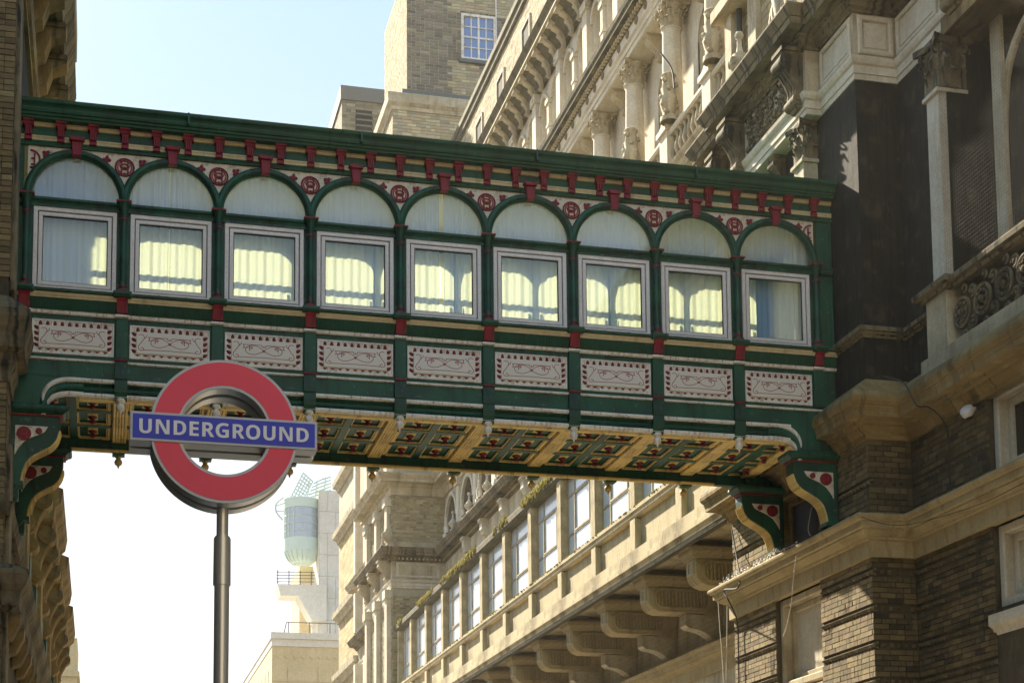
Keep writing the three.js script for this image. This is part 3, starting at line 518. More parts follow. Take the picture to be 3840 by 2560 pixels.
// scrolled console; h height, d projection, w width; back at X, top at Y
function consoleGeo(h, d, w) {
  const cyl = (r, l, o, y) => { const q = new THREE.CylinderGeometry(r, r, l, 14); q.rotateX(Math.PI / 2); q.translate(-o, y, 0); return q; };
  const pts = [[0, 0], [d, 0], [d, -0.06 * h], [0.93 * d, -0.1 * h], [0.97 * d, -0.2 * h], [0.86 * d, -0.34 * h], [0.6 * d, -0.5 * h], [0.42 * d, -0.66 * h], [0.44 * d, -0.82 * h], [0.4 * d, -0.93 * h], [0.24 * d, -h], [0, -h]];
  const ribs = []; for (const s of [-0.3, 0, 0.3]) ribs.push(tube([[0.95, -0.2], [0.86, -0.34], [0.6, -0.5], [0.43, -0.66], [0.44, -0.8]].map(([a, b]) => [-a * d, b * h, s * w]), 0.05 * d, 10, 5));
  return boxUV(merge([sideX(pts, w, 0, 0, 0), cyl(0.14 * h, w * 1.16, 0.78 * d, -0.2 * h), cyl(0.06 * h, w * 1.3, 0.78 * d, -0.2 * h), cyl(0.1 * h, w * 1.16, 0.32 * d, -0.86 * h), cyl(0.045 * h, w * 1.3, 0.32 * d, -0.86 * h), ...ribs, bx(-d * 1.06, 0, -0.02 * h, 0.05 * h, -w * 0.62, w * 0.62)]));
}
// leafy capital of height h for a shaft of radius r (square: for a pier)
function capitalGeo(r, h, square = false) {
  const gs = [square ? bx(-r, r, 0, h * 0.86, -r, r) : lathe([[r, 0], [r * 0.98, h * 0.4], [r * 1.1, h * 0.7], [r * 1.4, h * 0.88]], 18)];
  gs.push(lathe([[r * 1.02, -0.02 * h], [r * 1.16, 0], [r * 1.16, 0.03 * h], [r * 1.02, 0.05 * h]], 18));
  const leaf = (lh, lw, ang, y0, rr, curl) => {
    const q = new THREE.PlaneGeometry(lw, lh, 4, 7), p = q.attributes.position;
    for (let i = 0; i < p.count; i++) { const t = Math.max(0, p.getY(i) / lh + 0.5), x = p.getX(i); const wd = (0.75 + 0.5 * Math.sin(t * 3.0)) * (t > 0.8 ? 1 - (t - 0.8) * 2.6 : 1); const o = curl * Math.pow(t, 2.4), yy = t < 0.85 ? t * lh : lh * (0.85 - (t - 0.85) * 1.3); p.setXYZ(i, x * wd, y0 + yy, rr + o + 0.012 - Math.abs(x) * 0.35 + 0.03 * h * Math.sin(i % 5 * 2.1)); }
    q.computeVertexNormals(); q.rotateY(ang); return q;
  };
  for (let k = 0; k < 8; k++) { gs.push(leaf(h * 0.42, r * 0.72, k * Math.PI / 4, 0.04 * h, r * (square ? 1.02 : 1.0), r * 0.42)); gs.push(leaf(h * 0.7, r * 0.6, (k + 0.5) * Math.PI / 4, 0.04 * h, r * 1.0, r * 0.62)); }
  for (let k = 0; k < 4; k++) {
    const a = (k + 0.5) * Math.PI / 2; for (const s of [-0.32, 0.32]) { const t = new THREE.TorusGeometry(r * 0.24, r * 0.09, 6, 12); t.rotateY(Math.PI / 2 + s); t.translate(0, h * 0.74, r * 1.42); t.rotateY(a + s * 0.5); gs.push(t); }
    const b = new THREE.SphereGeometry(r * 0.2, 8, 6); b.translate(0, h * 0.84, r * 1.22); b.rotateY(k * Math.PI / 2); gs.push(b);
  }
  const e = 1.5 * r, cut = 1.2 * r; const ab = []; for (let k = 0; k < 4; k++) { const a0 = k * Math.PI / 2; const P = (x, z) => [x * Math.cos(a0) - z * Math.sin(a0), x * Math.sin(a0) + z * Math.cos(a0)]; ab.push(P(e, -e), P(cut, -e * 0.4), P(cut, e * 0.4)); }
  gs.push(extr(ab, h * 0.14, [], 0.01).rotateX(-Math.PI / 2).translate(0, h * 0.86, 0));
  return boxUV(merge(gs));
}
function urnGeo(h) { const s = h; return boxUV(merge([lathe([[0.16 * s, 0], [0.16 * s, 0.06 * s], [0.08 * s, 0.12 * s], [0.07 * s, 0.16 * s], [0.16 * s, 0.24 * s], [0.22 * s, 0.36 * s], [0.2 * s, 0.44 * s], [0.12 * s, 0.5 * s], [0.14 * s, 0.53 * s], [0.07 * s, 0.58 * s], [0.045 * s, 0.72 * s], [0.05 * s, 0.8 * s], [0.03 * s, 0.83 * s], [0.075 * s, 0.87 * s], [0.085 * s, 0.92 * s], [0.06 * s, 0.98 * s], [0, s]], 16), ...[0, 1, 2, 3, 4, 5].map(k => { const q = new THREE.TorusGeometry(0.06 * s, 0.02 * s, 5, 10); q.translate(0, 0.37 * s, 0.2 * s); q.rotateY(k * Math.PI / 3); return q; })])); }

// ------------------------------------------------------------------ hotel on the right
const hotel = thing('hotel_building', 'tall ornate Victorian hotel of brick and stone with cornices, columns and sooty pier', 'building', [11, 0, -30]);
const XP = 10.05, XN = 10.7, XW = 12.0, ZP = -20.1, ZPE = -25.1, ZQ = -57.8, ZQE = -63.5;
const pathAll = [[XN, 6], [XN, ZP], [XP, ZP], [XP, ZPE], [XW, ZPE], [XW, ZQ], [XP, ZQ], [XP, ZQE], [XW, ZQE], [XW, -79]];
{
  const g = hotel;
  // masses
  part('near_wing_wall', [bx(XN + 0.02, 18, 0, 8.0, -18.1, ZP), bx(XN + 0.02, 18, 0, 5.2, -16.2, -18.1), bx(XN + 0.35, 18, 5.2, 8.0, -16.2, -18.1), bx(XN + 0.02, 18, 0, 8.0, 6, -16.2)], M.mortar, g);
  part('pavilion_wall', [bx(XP + 0.02, 18, 0, 8.0, ZP - 0.02, -21.75), bx(XP + 0.35, 18, 0, 8.0, -21.75, -23.4), bx(XP + 0.02, 18, 0, 8.0, -23.4, ZPE)], M.mortar, g);
  const upper = part('sooty_pier', [bx(XP, 18, 8.0, 13.1, ZP, -25.1)], M.soot, g);
  part('near_upper_wall', [bx(XN, 18, 8.0, 13.1, -18.75, ZP), bx(XN + 0.9, 18, 8.0, 16.0, 6, -18.75)], M.soot, g);
  const openings = [];
  part('wing_wall', bx(XW, 20, 0, 17.6, ZPE, ZQ), M.stone, g);
  part('far_pavilion_wall', bx(XP + 0.02, 20, 0, 24, ZQ - 0.02, ZQE), M.farMortar, g);
  part('far_wing_wall', bx(XW, 20, 0, 26, ZQE, -79), M.stone, g);
  // --- lower brickwork of the pavilion and the near wing, in bands parted by dog-tooth rows
  const rows = [6.046, 5.548, 5.05, 4.552, 4.054];
  const bands = [[6.11, 6.245]]; for (let i = 0; i < rows.length - 1; i++) bands.push([rows[i + 1] + 0.064, rows[i] - 0.064]); bands.push([6.80, 7.215], [7.345, 7.87]);
  for (const [y0, y1] of bands) {
    nearBricks('x', XP, -21.75, ZP, y0, y1); nearBricks('x', XP, ZPE, -23.4, y0, y1); nearBricks('z', ZP, XP, XN, y0, y1); nearBricks('x', XN, ZP, -18.1, y0, y1);
  }
  BRICKS.forEach(b => { const x = b.axis === 'x' ? b.plane : b.u, z = b.axis === 'x' ? b.u : b.plane; const d = Math.hypot(x, z), cs = b.axis === 'x' ? x / d : -z / d; b.s = b.w * b.h * cs / (d * d) * (b.y > 4.5 ? 1 : 0.01); });
  BRICKS.sort((a, b) => b.s - a.s);
  const pier = g.children.find(c => c.name === 'pavilion_wall'), geoC = new Map();
  const brickG = b => { const k = b.axis + b.w.toFixed(2) + b.h.toFixed(3); if (!geoC.has(k)) { const q = new RoundedBoxGeometry(b.axis === 'x' ? 0.04 : b.w - 0.008, b.h - 0.008, b.axis === 'x' ? b.w - 0.008 : 0.04, 1, 0.004); geoC.set(k, boxUV(q)); } return geoC.get(k); };
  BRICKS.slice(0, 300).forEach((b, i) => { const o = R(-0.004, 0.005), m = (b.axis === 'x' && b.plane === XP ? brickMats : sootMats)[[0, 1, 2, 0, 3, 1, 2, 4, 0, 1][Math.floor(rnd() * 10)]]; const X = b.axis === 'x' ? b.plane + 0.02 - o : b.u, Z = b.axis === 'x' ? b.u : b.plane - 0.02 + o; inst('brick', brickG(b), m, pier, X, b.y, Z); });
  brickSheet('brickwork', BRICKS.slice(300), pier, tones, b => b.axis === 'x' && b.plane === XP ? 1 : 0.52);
  // dog-tooth rows in recessed grooves
  const tooth = boxUV((() => { const q = new THREE.ConeGeometry(0.074, 0.10, 4); q.rotateY(Math.PI / 4); q.rotateZ(Math.PI / 2); return q; })()), toothZ = boxUV((() => { const q = new THREE.ConeGeometry(0.074, 0.10, 4); q.rotateY(Math.PI / 4); q.rotateX(Math.PI / 2); return q; })());
  for (const y of [7.28, ...rows]) {
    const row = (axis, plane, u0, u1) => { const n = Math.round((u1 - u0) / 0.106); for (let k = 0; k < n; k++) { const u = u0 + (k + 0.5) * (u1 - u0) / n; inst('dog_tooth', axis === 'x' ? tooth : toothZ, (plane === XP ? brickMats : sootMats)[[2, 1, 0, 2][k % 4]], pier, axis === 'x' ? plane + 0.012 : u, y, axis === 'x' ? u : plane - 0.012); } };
    row('x', XP, -21.75, ZP); row('z', ZP, XP, XN); row('x', XN, ZP, -18.1); if (y > 4.3) row('x', XP, ZPE, -23.4);
  }
  // --- mouldings that follow the breaks of the plan
  const pathLow = pathAll;
  part('string_course', sweep([[-0.05, 6.24], [0.06, 6.24], [0.06, 6.46], [0.09, 6.47], [0.10, 6.50], [0.15, 6.52], [0.20, 6.56], [0.22, 6.565], [0.22, 6.585], [0.26, 6.60], [0.265, 6.68], [0.30, 6.69], [0.33, 6.72], [0.335, 6.75], [0.32, 6.77], [-0.05, 6.83]], pathLow), M.stoneTan, g);
  const pathB = [[XN, 6], [XN, ZP], [XP, ZP], [XP, ZPE], [XW, ZPE], [XW, -26.5]];
  part('main_cornice', sweep([[-0.05, 7.86], [0.05, 7.87], [0.06, 7.93], [0.10, 7.97], [0.12, 8.00], [0.13, 8.03], [0.18, 8.05], [0.20, 8.09], [0.33, 8.10], [0.335, 8.17], [0.345, 8.175], [0.345, 8.20], [0.355, 8.205], [0.355, 8.24], [0.375, 8.25], [0.40, 8.29], [0.405, 8.34], [0.385, 8.40], [0.35, 8.44], [0.33, 8.45], [-0.05, 8.76]], pathB), M.stoneOchre, g);
  part('pier_string', sweep([[-0.05, 9.30], [0.02, 9.305], [0.03, 9.33], [0.06, 9.35], [0.07, 9.375], [0.10, 9.385], [0.10, 9.44], [0.09, 9.45], [-0.05, 9.47]], [[XN, -18.9], [XN, ZP], [XP, ZP], [XP, -20.95]]), M.stoneSooty, g);
  // entablature at the head of the pier
  const pathD = [[XN, 6], [XN, ZP], [XP, ZP], [XP, -21.2], [9.82, -21.2], [9.82, -23.9], [XP, -23.9], [XP, ZPE], [XW, ZPE], [XW, ZQ], [XP, ZQ], [XP, ZQE], [XW, ZQE], [XW, -79]];
  part('architrave', sweep([[-0.3, 13.02], [0.02, 13.02], [0.02, 13.10], [0.04, 13.105], [0.04, 13.22], [0.07, 13.24], [0.09, 13.28], [0.10, 13.33], [-0.3, 13.35]], pathD), M.stonePale, g);
  part('frieze', sweep([[-0.4, 13.33], [0.012, 13.335], [0.012, 14.02], [-0.4, 14.03]], pathD), M.stone, g);
  part('upper_cornice', sweep([[-0.3, 14.0], [0.05, 14.0], [0.06, 14.03], [0.12, 14.05], [0.13, 14.12], [0.17, 14.14], [0.18, 14.16], [0.40, 14.17], [0.41, 14.26], [0.43, 14.27], [0.45, 14.31], [0.48, 14.36], [0.50, 14.40], [0.50, 14.43], [0.47, 14.45], [-0.3, 14.56]], pathD), M.stoneSooty, g);
  const dentils = (path, out, y0, y1, w, pitch, mat, name) => { const gs = []; for (let i = 0; i < path.length - 1; i++) { const [ax, az] = path[i], [bx_, bz] = path[i + 1], dx = bx_ - ax, dz = bz - az, l = Math.hypot(dx, dz), ux = dx / l, uz = dz / l, nx = uz, nz = -ux, n = Math.floor(l / pitch); for (let k = 0; k < n; k++) { const t = (k + 0.5) * l / n, q = new THREE.BoxGeometry(Math.abs(ux) * w + Math.abs(nx) * out, y1 - y0, Math.abs(uz) * w + Math.abs(nz) * out); q.translate(ax + ux * t + nx * out / 2, (y0 + y1) / 2, az + uz * t + nz * out / 2); gs.push(q); } } const m = part(name, gs, mat, g); m.userData.kind = 'stuff'; return m; };
  dentils([[XN, -17], [XN, ZP], [XP, ZP], [XP, -21.2], [9.82, -21.2], [9.82, -23.9], [XP, -23.9], [XP, ZPE]], 0.11, 14.05, 14.135, 0.05, 0.085, M.stoneSooty, 'dentil_row');
  dentils([[XW, -27], [XW, ZQ], [XP, ZQ], [XP, ZQE]], 0.13, 14.05, 14.15, 0.07, 0.14, M.stone, 'dentil_row');
  // framed panels in the frieze above the sooty pier
  const panelZ = (x0, x1, y0, y1, z) => { z += 0.012; const p = part('frieze_panel', extr(rect(x0, x1, y0, y1), 0.05, [rect(x0 + 0.07, x1 - 0.07, y0 + 0.07, y1 - 0.07)], 0.015).translate(0, 0, z), M.stonePale, g); part('panel_field', extr(rect(x0 + 0.1, x1 - 0.1, y0 + 0.1, y1 - 0.1), 0.02, [], 0.008).translate(0, 0, z), M.stonePale, p); };
  panelZ(XP + 0.05, XN - 0.06, 13.40, 13.97, ZP);
  const panelX = (z0, z1, y0, y1, x) => { x -= 0.012; const sh = extr(rect(-z1, -z0, y0, y1), 0.05, [rect(-z1 + 0.07, -z0 - 0.07, y0 + 0.07, y1 - 0.07)], 0.015).rotateY(-Math.PI / 2).rotateY(Math.PI); const q = extr(rect(z0, z1, y0, y1), 0.05, [rect(z0 + 0.07, z1 - 0.07, y0 + 0.07, y1 - 0.07)], 0.015).rotateY(-Math.PI / 2).translate(x, 0, 0); const p = part('frieze_panel', q, M.stonePale, g); part('panel_field', extr(rect(z0 + 0.1, z1 - 0.1, y0 + 0.1, y1 - 0.1), 0.02, [], 0.008).rotateY(-Math.PI / 2).translate(x, 0, 0), M.stonePale, p); };
  panelX(-21.15, ZP - 0.06, 13.40, 13.97, XP); panelX(ZP + 0.06, -18.9, 13.40, 13.97, XN);
  // consoles and carved frieze of the break over the bridge
  const con = consoleGeo(0.86, 0.34, 0.30);
  for (const z of [-21.42, -23.68]) inst('console', con, M.stoneSooty, g, 9.82, 14.02, z);
  inst('console', con, M.stoneSooty, g, XP, 14.02, -24.85);
  inst('console', con, M.stoneSooty, g, XN, 14.02, -18.35);
  { const gs = []; const r2 = mulberry(31); for (let k = 0; k < 210; k++) { const z = -21.75 - r2() * 1.6, y = 13.40 + r2() * 0.55; const q = r2() < 0.5 ? new THREE.TorusGeometry(0.03 + r2() * 0.04, 0.014, 5, 9, 4.5) : new THREE.SphereGeometry(0.022 + r2() * 0.03, 6, 5); q.rotateY(Math.PI / 2 + (r2() - 0.5)); q.rotateX(r2() * 6); q.translate(9.80 - r2() * 0.03, y, z); gs.push(q); } const m = part('carved_frieze', gs, M.stoneSooty, g); m.userData.kind = 'stuff'; }
  // pilaster with leafy capital at the corner over the bridge, another on the near wing
  const capSq = capitalGeo(0.17, 0.62, true);
  inst('pilaster_capital', capSq, M.stoneSooty, g, 9.99, 12.42, -21.55);
  part('corner_pilaster', [rbx(9.82, XP, 8.8, 12.40, -21.72, -21.38, 0.01), bx(9.78, XP, 12.38, 12.43, -21.76, -21.34)], M.stone, g);
  part('corner_pilaster', [rbx(9.82, XP, 8.8, 12.40, -23.85, -23.5, 0.01)], M.stone, g);
  inst('pilaster_capital', capSq, M.stoneSooty, g, 9.99, 12.42, -23.67);
  part('window_arch', sideX([[-0.02, 0], [0.03, 0], [0.03, 3.2], [-0.02, 3.2]], 1.55, XP, 9.2, -22.6), M.stoneOchre, g);
  const con2 = consoleGeo(0.5, 0.2, 0.2); inst('keystone_console', con2, M.stoneSooty, g, XP, 12.98, -22.6);
  // loggia pier and balustrade on the near wing
  const lp = part('loggia_pier', [rbx(XN - 0.12, XN + 0.28, 9.75, 12.28, -19.1, -18.78, 0.01), bx(XN - 0.16, XN + 0.3, 12.24, 12.29, -19.14, -18.74)], M.stonePale, g);
  inst('pier_capital', capitalGeo(0.2, 0.72, true), M.stoneSooty, lp, XN + 0.08, 12.3, -18.94);
  part('loggia_reveal', [bx(XN + 0.28, XN + 0.45, 8.4, 12.6, -19.0, -18.85), bx(XN + 0.1, XN + 0.9, 8.4, 13.02, -19.4, -19.1)], M.stone, g);
  part('loggia_arch', [sideX([[0, 9.4], [0.05, 9.4], [0.05, 13], [0, 13]], 0.25, XN + 0.45, 0, -18.2), tube([[XN + 0.5, 9.4, -18.2], [XN + 0.5, 11.8, -18.2], [XN + 0.5, 12.4, -18.0], [XN + 0.5, 12.75, -17.5], [XN + 0.5, 12.8, -16.9]], 0.06, 20, 6)], M.stone, g);
  part('loggia_lintel', bx(XN - 0.06, XN + 1.2, 13.0, 13.9, 6, -18.75), M.stoneOchre, g);
  const bal = part('balustrade_plinth', [rbx(XN - 0.16, XN + 0.28, 8.62, 9.55, -19.25, -18.72, 0.01), bx(XN - 0.22, XN + 0.34, 8.4, 8.72, -19.33, -16)], M.stone, g);
  part('handrail', sweep([[-0.3, 9.50], [0.10, 9.51], [0.12, 9.55], [0.17, 9.57], [0.18, 9.63], [0.15, 9.66], [-0.3, 9.70]], [[XN, -15.5], [XN, -18.72], [XN - 0.1, -18.72], [XN - 0.1, -19.25], [XN + 0.3, -19.25]]), M.stoneSooty, g);
  for (let k = 0; k < 6; k++) { const z = -18.48 + k * 0.5; part('balustrade_wheel', [new THREE.TorusGeometry(0.185, 0.026, 8, 24).rotateY(Math.PI / 2).translate(XN - 0.06, 9.12, z), new THREE.TorusGeometry(0.12, 0.014, 6, 20).rotateY(Math.PI / 2).translate(XN - 0.07, 9.12, z), new THREE.SphereGeometry(0.05, 10, 8).translate(XN - 0.08, 9.12, z), ...[0, 1, 2, 3, 4, 5, 6, 7].map(a => new THREE.SphereGeometry(0.026, 6, 5).translate(XN - 0.08, 9.12 + 0.12 * Math.sin(a * 0.785), z + 0.12 * Math.cos(a * 0.785))), ...[-1, 1].flatMap(a => [new THREE.TorusGeometry(0.07, 0.024, 6, 12, 5).rotateY(Math.PI / 2).translate(XN - 0.05, 9.12 + a * 0.2, z + 0.25), new THREE.SphereGeometry(0.035, 6, 5).translate(XN - 0.05, 9.12 + a * 0.2, z + 0.25), new THREE.TorusGeometry(0.05, 0.02, 6, 10, 5).rotateY(Math.PI / 2).translate(XN - 0.05, 9.12 + a * 0.3, z + 0.05)])], M.stoneSooty, g); }
  part('balustrade_backing', bx(XN + 0.3, XN + 0.36, 8.7, 9.5, -15.5, -18.7), M.soot, g);
  // windows of the lower storey
  const lowWin = (X, z0, z1, y0, y1, mat) => {
    const w = part('window', extr(rect(z0, z1, y0, y1), 0.24, [rect(z0 + 0.12, z1 - 0.12, y0 + 0.12, y1 - 0.12)], 0.02).rotateY(-Math.PI / 2).translate(X + 0.30, 0, 0), mat, g);
    part('inner_frame', extr(rect(z0 + 0.12, z1 - 0.12, y0 + 0.12, y1 - 0.12), 0.1, [rect(z0 + 0.22, z1 - 0.22, y0 + 0.22, y1 - 0.22)], 0.012).rotateY(-Math.PI / 2).translate(X + 0.30, 0, 0), mat, w);
    return [w, (m) => part('blind_panel', bx(X + 0.26, X + 0.29, y0 + 0.2, y1 - 0.2, z0 + 0.2, z1 - 0.2), m, w)];
  };
  { const [w, f] = lowWin(XP, -23.4, -21.75, 4.85, 6.24, M.stone); f(M.stonePale); part('window_sill', sweep([[0, 4.62], [0.30, 4.63], [0.31, 4.70], [0.35, 4.72], [0.35, 4.78], [0, 4.85]], [[XP + 0.35, -21.75], [XP + 0.35, -23.4]]), M.stone, w); part('apron', bx(XP + 0.2, XP + 0.35, 3, 4.63, -23.4, -21.75), M.stone, w); }
  { const [w, f] = lowWin(XP, -23.4, -21.75, 6.6, 7.9, M.stoneOchre); f(M.dullGlass); }
  { const [w, f] = lowWin(XN, -18.1, -16.2, 6.85, 7.95, M.stonePale); f(M.darkwin); }
  { const [w, f] = lowWin(XN, -18.1, -16.2, 5.2, 6.24, M.stonePale); f(M.stonePale); part('window_sill', sweep([[0, 4.86], [0.34, 4.87], [0.36, 4.95], [0.42, 4.99], [0.42, 5.12], [0, 5.2]], [[XN + 0.35, -16.2], [XN + 0.35, -18.16]]), M.stonePale, w); }
  { const [w, f] = lowWin(XN, -18.1, -16.2, 3.6, 4.86, M.stonePale); f(M.stoneOchre); }
}
// ------------------------------------------------------------------ hotel wing above and behind the bridge
const bayZ = k => -28.06 - 2.70 * k;
{
  const g = hotel;
  const zA = -25.1, zB = -57.78;
  // storey between the main cornice and the second cornice
  part('second_cornice', sweep([[-0.3, 16.42], [0.06, 16.43], [0.08, 16.5], [0.08, 16.72], [0.14, 16.76], [0.18, 16.82], [0.48, 16.84], [0.49, 16.93], [0.54, 16.98], [0.60, 17.05], [0.62, 17.10], [0.58, 17.14], [-0.3, 17.24]], [[XW, zA], [XW, ZQ], [XP, ZQ], [XP, ZQE], [XW, ZQE], [XW, -79]]), M.stone, g);
  const pil = boxUV(merge([rbx(-0.14, 0.05, 14.5, 16.2, -0.2, 0.2, 0.01), bx(-0.2, 0.05, 16.18, 16.42, -0.26, 0.26)]));
  const blockC = boxUV(merge([bx(-0.30, 0, -0.07, 0, -0.2, 0.2), bx(-0.27, 0, -0.12, -0.07, -0.17, 0.17), sideX([[0, -0.12], [0.24, -0.12], [0.24, -0.34], [0.2, -0.4], [0.16, -0.5], [0, -0.52]], 0.33, 0, 0, 0)]));
  const arcs = boxUV(extr([...arcP(0, 0, 1.0, 0, 180, 16), ...arcP(0, 0, 0.85, 180, 0, 16)], 0.1).rotateY(-Math.PI / 2));
  const darkO = boxUV(new THREE.ShapeGeometry(shapeOf([[-0.85, -1.0], [0.85, -1.0], ...arcP(0, 0, 0.85, 0, 180, 16)])).rotateY(-Math.PI / 2));
  for (let k = 0; k < 11; k++) {
    const z = bayZ(k); inst('attic_pilaster', pil, M.stonePale, g, XW, 0, z);
    inst('cornice_console', blockC, M.stonePale, g, XW, 14.04, z + 1.35);
    if (k < 11) { const a = inst('arched_window', arcs, M.stonePale, g, XW - 0.005, 15.3, z - 1.35); inst('window_glass', darkO, M.darkwin, a, XW - 0.004, 15.3, z - 1.35); }
  }
  // column storey with deep rounded niches
  const cz = k => -29.32 - 2.57 * k, nCol = 11, holes = [];
  const niche = z => [[z - 0.62, 17.95], [z + 0.62, 17.95], ...arcP(z, 19.75, 0.62, 0, 180, 12, 0.62)];
  for (let k = 0; k < nCol; k++) holes.push(niche(cz(k) - 1.285));
  part('column_storey_wall', extr(rect(zB, zA, 17.2, 21.0), 0.55, holes).rotateY(-Math.PI / 2).translate(XW + 0.55, 0, 0), M.stonePale, g);
  part('niche_back', bx(XW + 0.56, XW + 0.7, 17.2, 21.0, zB, zA), M.stonePale, g);
  const trim = boxUV(extr([[-0.72, 17.95], [-0.62, 17.95], ...arcP(0, 19.75, 0.62, 180, 0, 12), [0.62, 17.95], [0.72, 17.95], ...arcP(0, 19.75, 0.72, 0, 180, 12)], 0.06, [], 0.015).rotateY(-Math.PI / 2));
  const wf = boxUV(extr(rect(-0.5, 0.5, 18.0, 19.9), 0.06, [rect(-0.44, -0.03, 18.06, 18.9), rect(0.03, 0.44, 18.06, 18.9), rect(-0.44, -0.03, 18.98, 19.84), rect(0.03, 0.44, 18.98, 19.84)]).rotateY(-Math.PI / 2));
  const wg = boxUV(bx(0, 0.01, 18.02, 19.88, -0.48, 0.48)), capG = capitalGeo(0.215, 0.55), colG = boxUV(lathe([[0.30, 0], [0.30, 0.08], [0.25, 0.12], [0.27, 0.17], [0.225, 0.22], [0.225, 0.9], [0.2, 2.30], [0.23, 2.31], [0.23, 2.35], [0.2, 2.36]], 22)), con2 = consoleGeo(0.52, 0.46, 0.26);
  const herm = boxUV(merge([lathe([[0.2, 0], [0.2, 0.1], [0.12, 0.16], [0.17, 0.3], [0.2, 0.45], [0.14, 0.6], [0.16, 0.75], [0.12, 0.95], [0.17, 1.02], [0.15, 1.06], [0, 1.07]], 12), ...Array.from({ length: 14 }, (_, k) => new THREE.SphereGeometry(0.06, 6, 5).translate(0.16 * Math.cos(k * 2.3), 0.12 + 0.065 * k, 0.16 * Math.sin(k * 2.3)))]));
  const pedG = boxUV(merge([rbx(-0.24, 0.24, 17.22, 17.95, -0.24, 0.24, 0.01), bx(-0.3, 0.3, 17.93, 18.05, -0.3, 0.3)]));
  for (let k = 0; k < nCol; k++) {
    const z = cz(k);
    const w = inst('niche_window', wf, M.stone, g, XW + 0.52, 0, z - 1.285); inst('glass', wg, M.darkwin, w, XW + 0.53, 0, z - 1.285);
    inst('niche_trim', trim, M.stonePale, g, XW + 0.04, 0, z - 1.285);
    inst('key_console', con2, M.stone, g, XW - 0.02, 20.86, z - 1.285);
    const c = inst('column', colG, M.stonePale, g, 11.66, 18.0, z); inst('capital', capG, M.stone, c, 11.66, 20.34, z);
    inst('column_pedestal', pedG, M.stonePale, g, 11.66, 0, z);
    const hm = inst('carved_post', herm, M.stone, g, 11.42, 18.02, z + 0.42);
  }
  part('balcony_rail', sweep([[-0.2, 17.80], [0.02, 17.82], [0.05, 17.86], [0.05, 17.92], [-0.2, 17.97]], [[11.5, zA], [11.5, zB]]), M.stonePale, g);
  const balu = boxUV(lathe([[0.06, 17.24], [0.035, 17.3], [0.075, 17.45], [0.05, 17.6], [0.03, 17.7], [0.06, 17.8]], 8)); for (let k = 0; k < 70; k++) inst('baluster', balu, M.stone, g, 11.56, 0, -28.2 - 0.245 * k);
  // entablature over the columns
  part('column_architrave', sweep([[-0.55, 20.88], [0.0, 20.88], [0.0, 21.0], [0.03, 21.01], [0.03, 21.12], [0.08, 21.16], [0.08, 21.4], [-0.55, 21.4]], [[11.43, zA], [11.43, zB]]), M.stonePale, g);
  part('column_cornice', sweep([[-0.55, 21.38], [0.08, 21.38], [0.12, 21.44], [0.13, 21.48], [0.30, 21.50], [0.30, 21.58], [0.34, 21.62], [0.36, 21.70], [0.33, 21.74], [-0.55, 21.84]], [[11.43, zA], [11.43, zB]]), M.mossy, g);
  { const gs = []; for (let k = 0; k < 210; k++) gs.push(bx(11.24, 11.36, 21.41, 21.48, -25.3 - 0.155 * k, -25.38 - 0.155 * k)); const m = part('dentil_row', gs, M.stone, g); m.userData.kind = 'stuff'; }
  const ros = boxUV(merge([new THREE.SphereGeometry(0.05, 8, 6).scale(0.5, 1, 1), new THREE.TorusGeometry(0.07, 0.025, 5, 10).rotateY(Math.PI / 2)])); for (let k = 0; k < 42; k++) inst('rosette', ros, M.stoneSooty, g, 11.34, 21.28, -25.6 - 0.64 * k);
  // arcade storey
  const ah = []; for (let k = 0; k < 12; k++) for (const d of [-0.62, 0.62]) { const z = -27.2 - 2.57 * k + d; ah.push([[z - 0.36, 22.35], [z + 0.36, 22.35], ...arcP(z, 24.1, 0.36, 0, 180, 10)]); }
  part('arcade_wall', extr(rect(zB, zA, 21.6, 25.0), 0.35, ah).rotateY(-Math.PI / 2).translate(XW + 0.3, 0, 0), M.stonePale, g);
  part('arcade_back', bx(XW + 0.31, XW + 0.5, 21.6, 25.0, zB, zA), M.stone, g);
  const ap = boxUV(merge([rbx(-0.16, 0.05, 21.8, 24.7, -0.19, 0.19, 0.01), bx(-0.21, 0.05, 24.55, 24.8, -0.25, 0.25)])), ap2 = boxUV(merge([rbx(-0.1, 0.3, 22.2, 24.05, -0.1, 0.1, 0.01), bx(-0.14, 0.3, 23.98, 24.12, -0.15, 0.15), bx(-0.12, 0.3, 23.3, 23.38, -0.13, 0.13)]));
  const at2 = boxUV(extr([...arcP(0, 24.1, 0.46, 0, 180, 12), ...arcP(0, 24.1, 0.36, 180, 0, 12)], 0.12, [], 0.02).rotateY(-Math.PI / 2));
  for (let k = 0; k < 12; k++) { const z = -27.2 - 2.57 * k; inst('arcade_pilaster', ap, M.stonePale, g, XW - 0.05, 0, z + 1.285); const p = inst('arcade_pier', ap2, M.stonePale, g, XW - 0.05, 0, z); for (const d of [-0.62, 0.62]) inst('arch_moulding', at2, M.stonePale, g, XW - 0.03, 0, z + d); }
  part('arcade_cornice', sweep([[-0.3, 24.8], [0.18, 24.8], [0.18, 24.92], [0.22, 24.95], [0.25, 25.02], [0.70, 25.42], [0.71, 25.50], [0.76, 25.56], [0.80, 25.64], [0.78, 25.68], [-0.3, 25.85]].map(([a, b]) => b > 25.05 && b < 25.45 ? [a, b] : [a, b]), [[XW, zA], [XW, zB]]), M.mossy, g);
  part('arcade_soffit', sweep([[0.2, 25.0], [0.25, 25.3], [0.7, 25.34], [0.7, 25.4], [0.2, 25.4]], [[XW, zA], [XW, zB]]), M.stone, g);
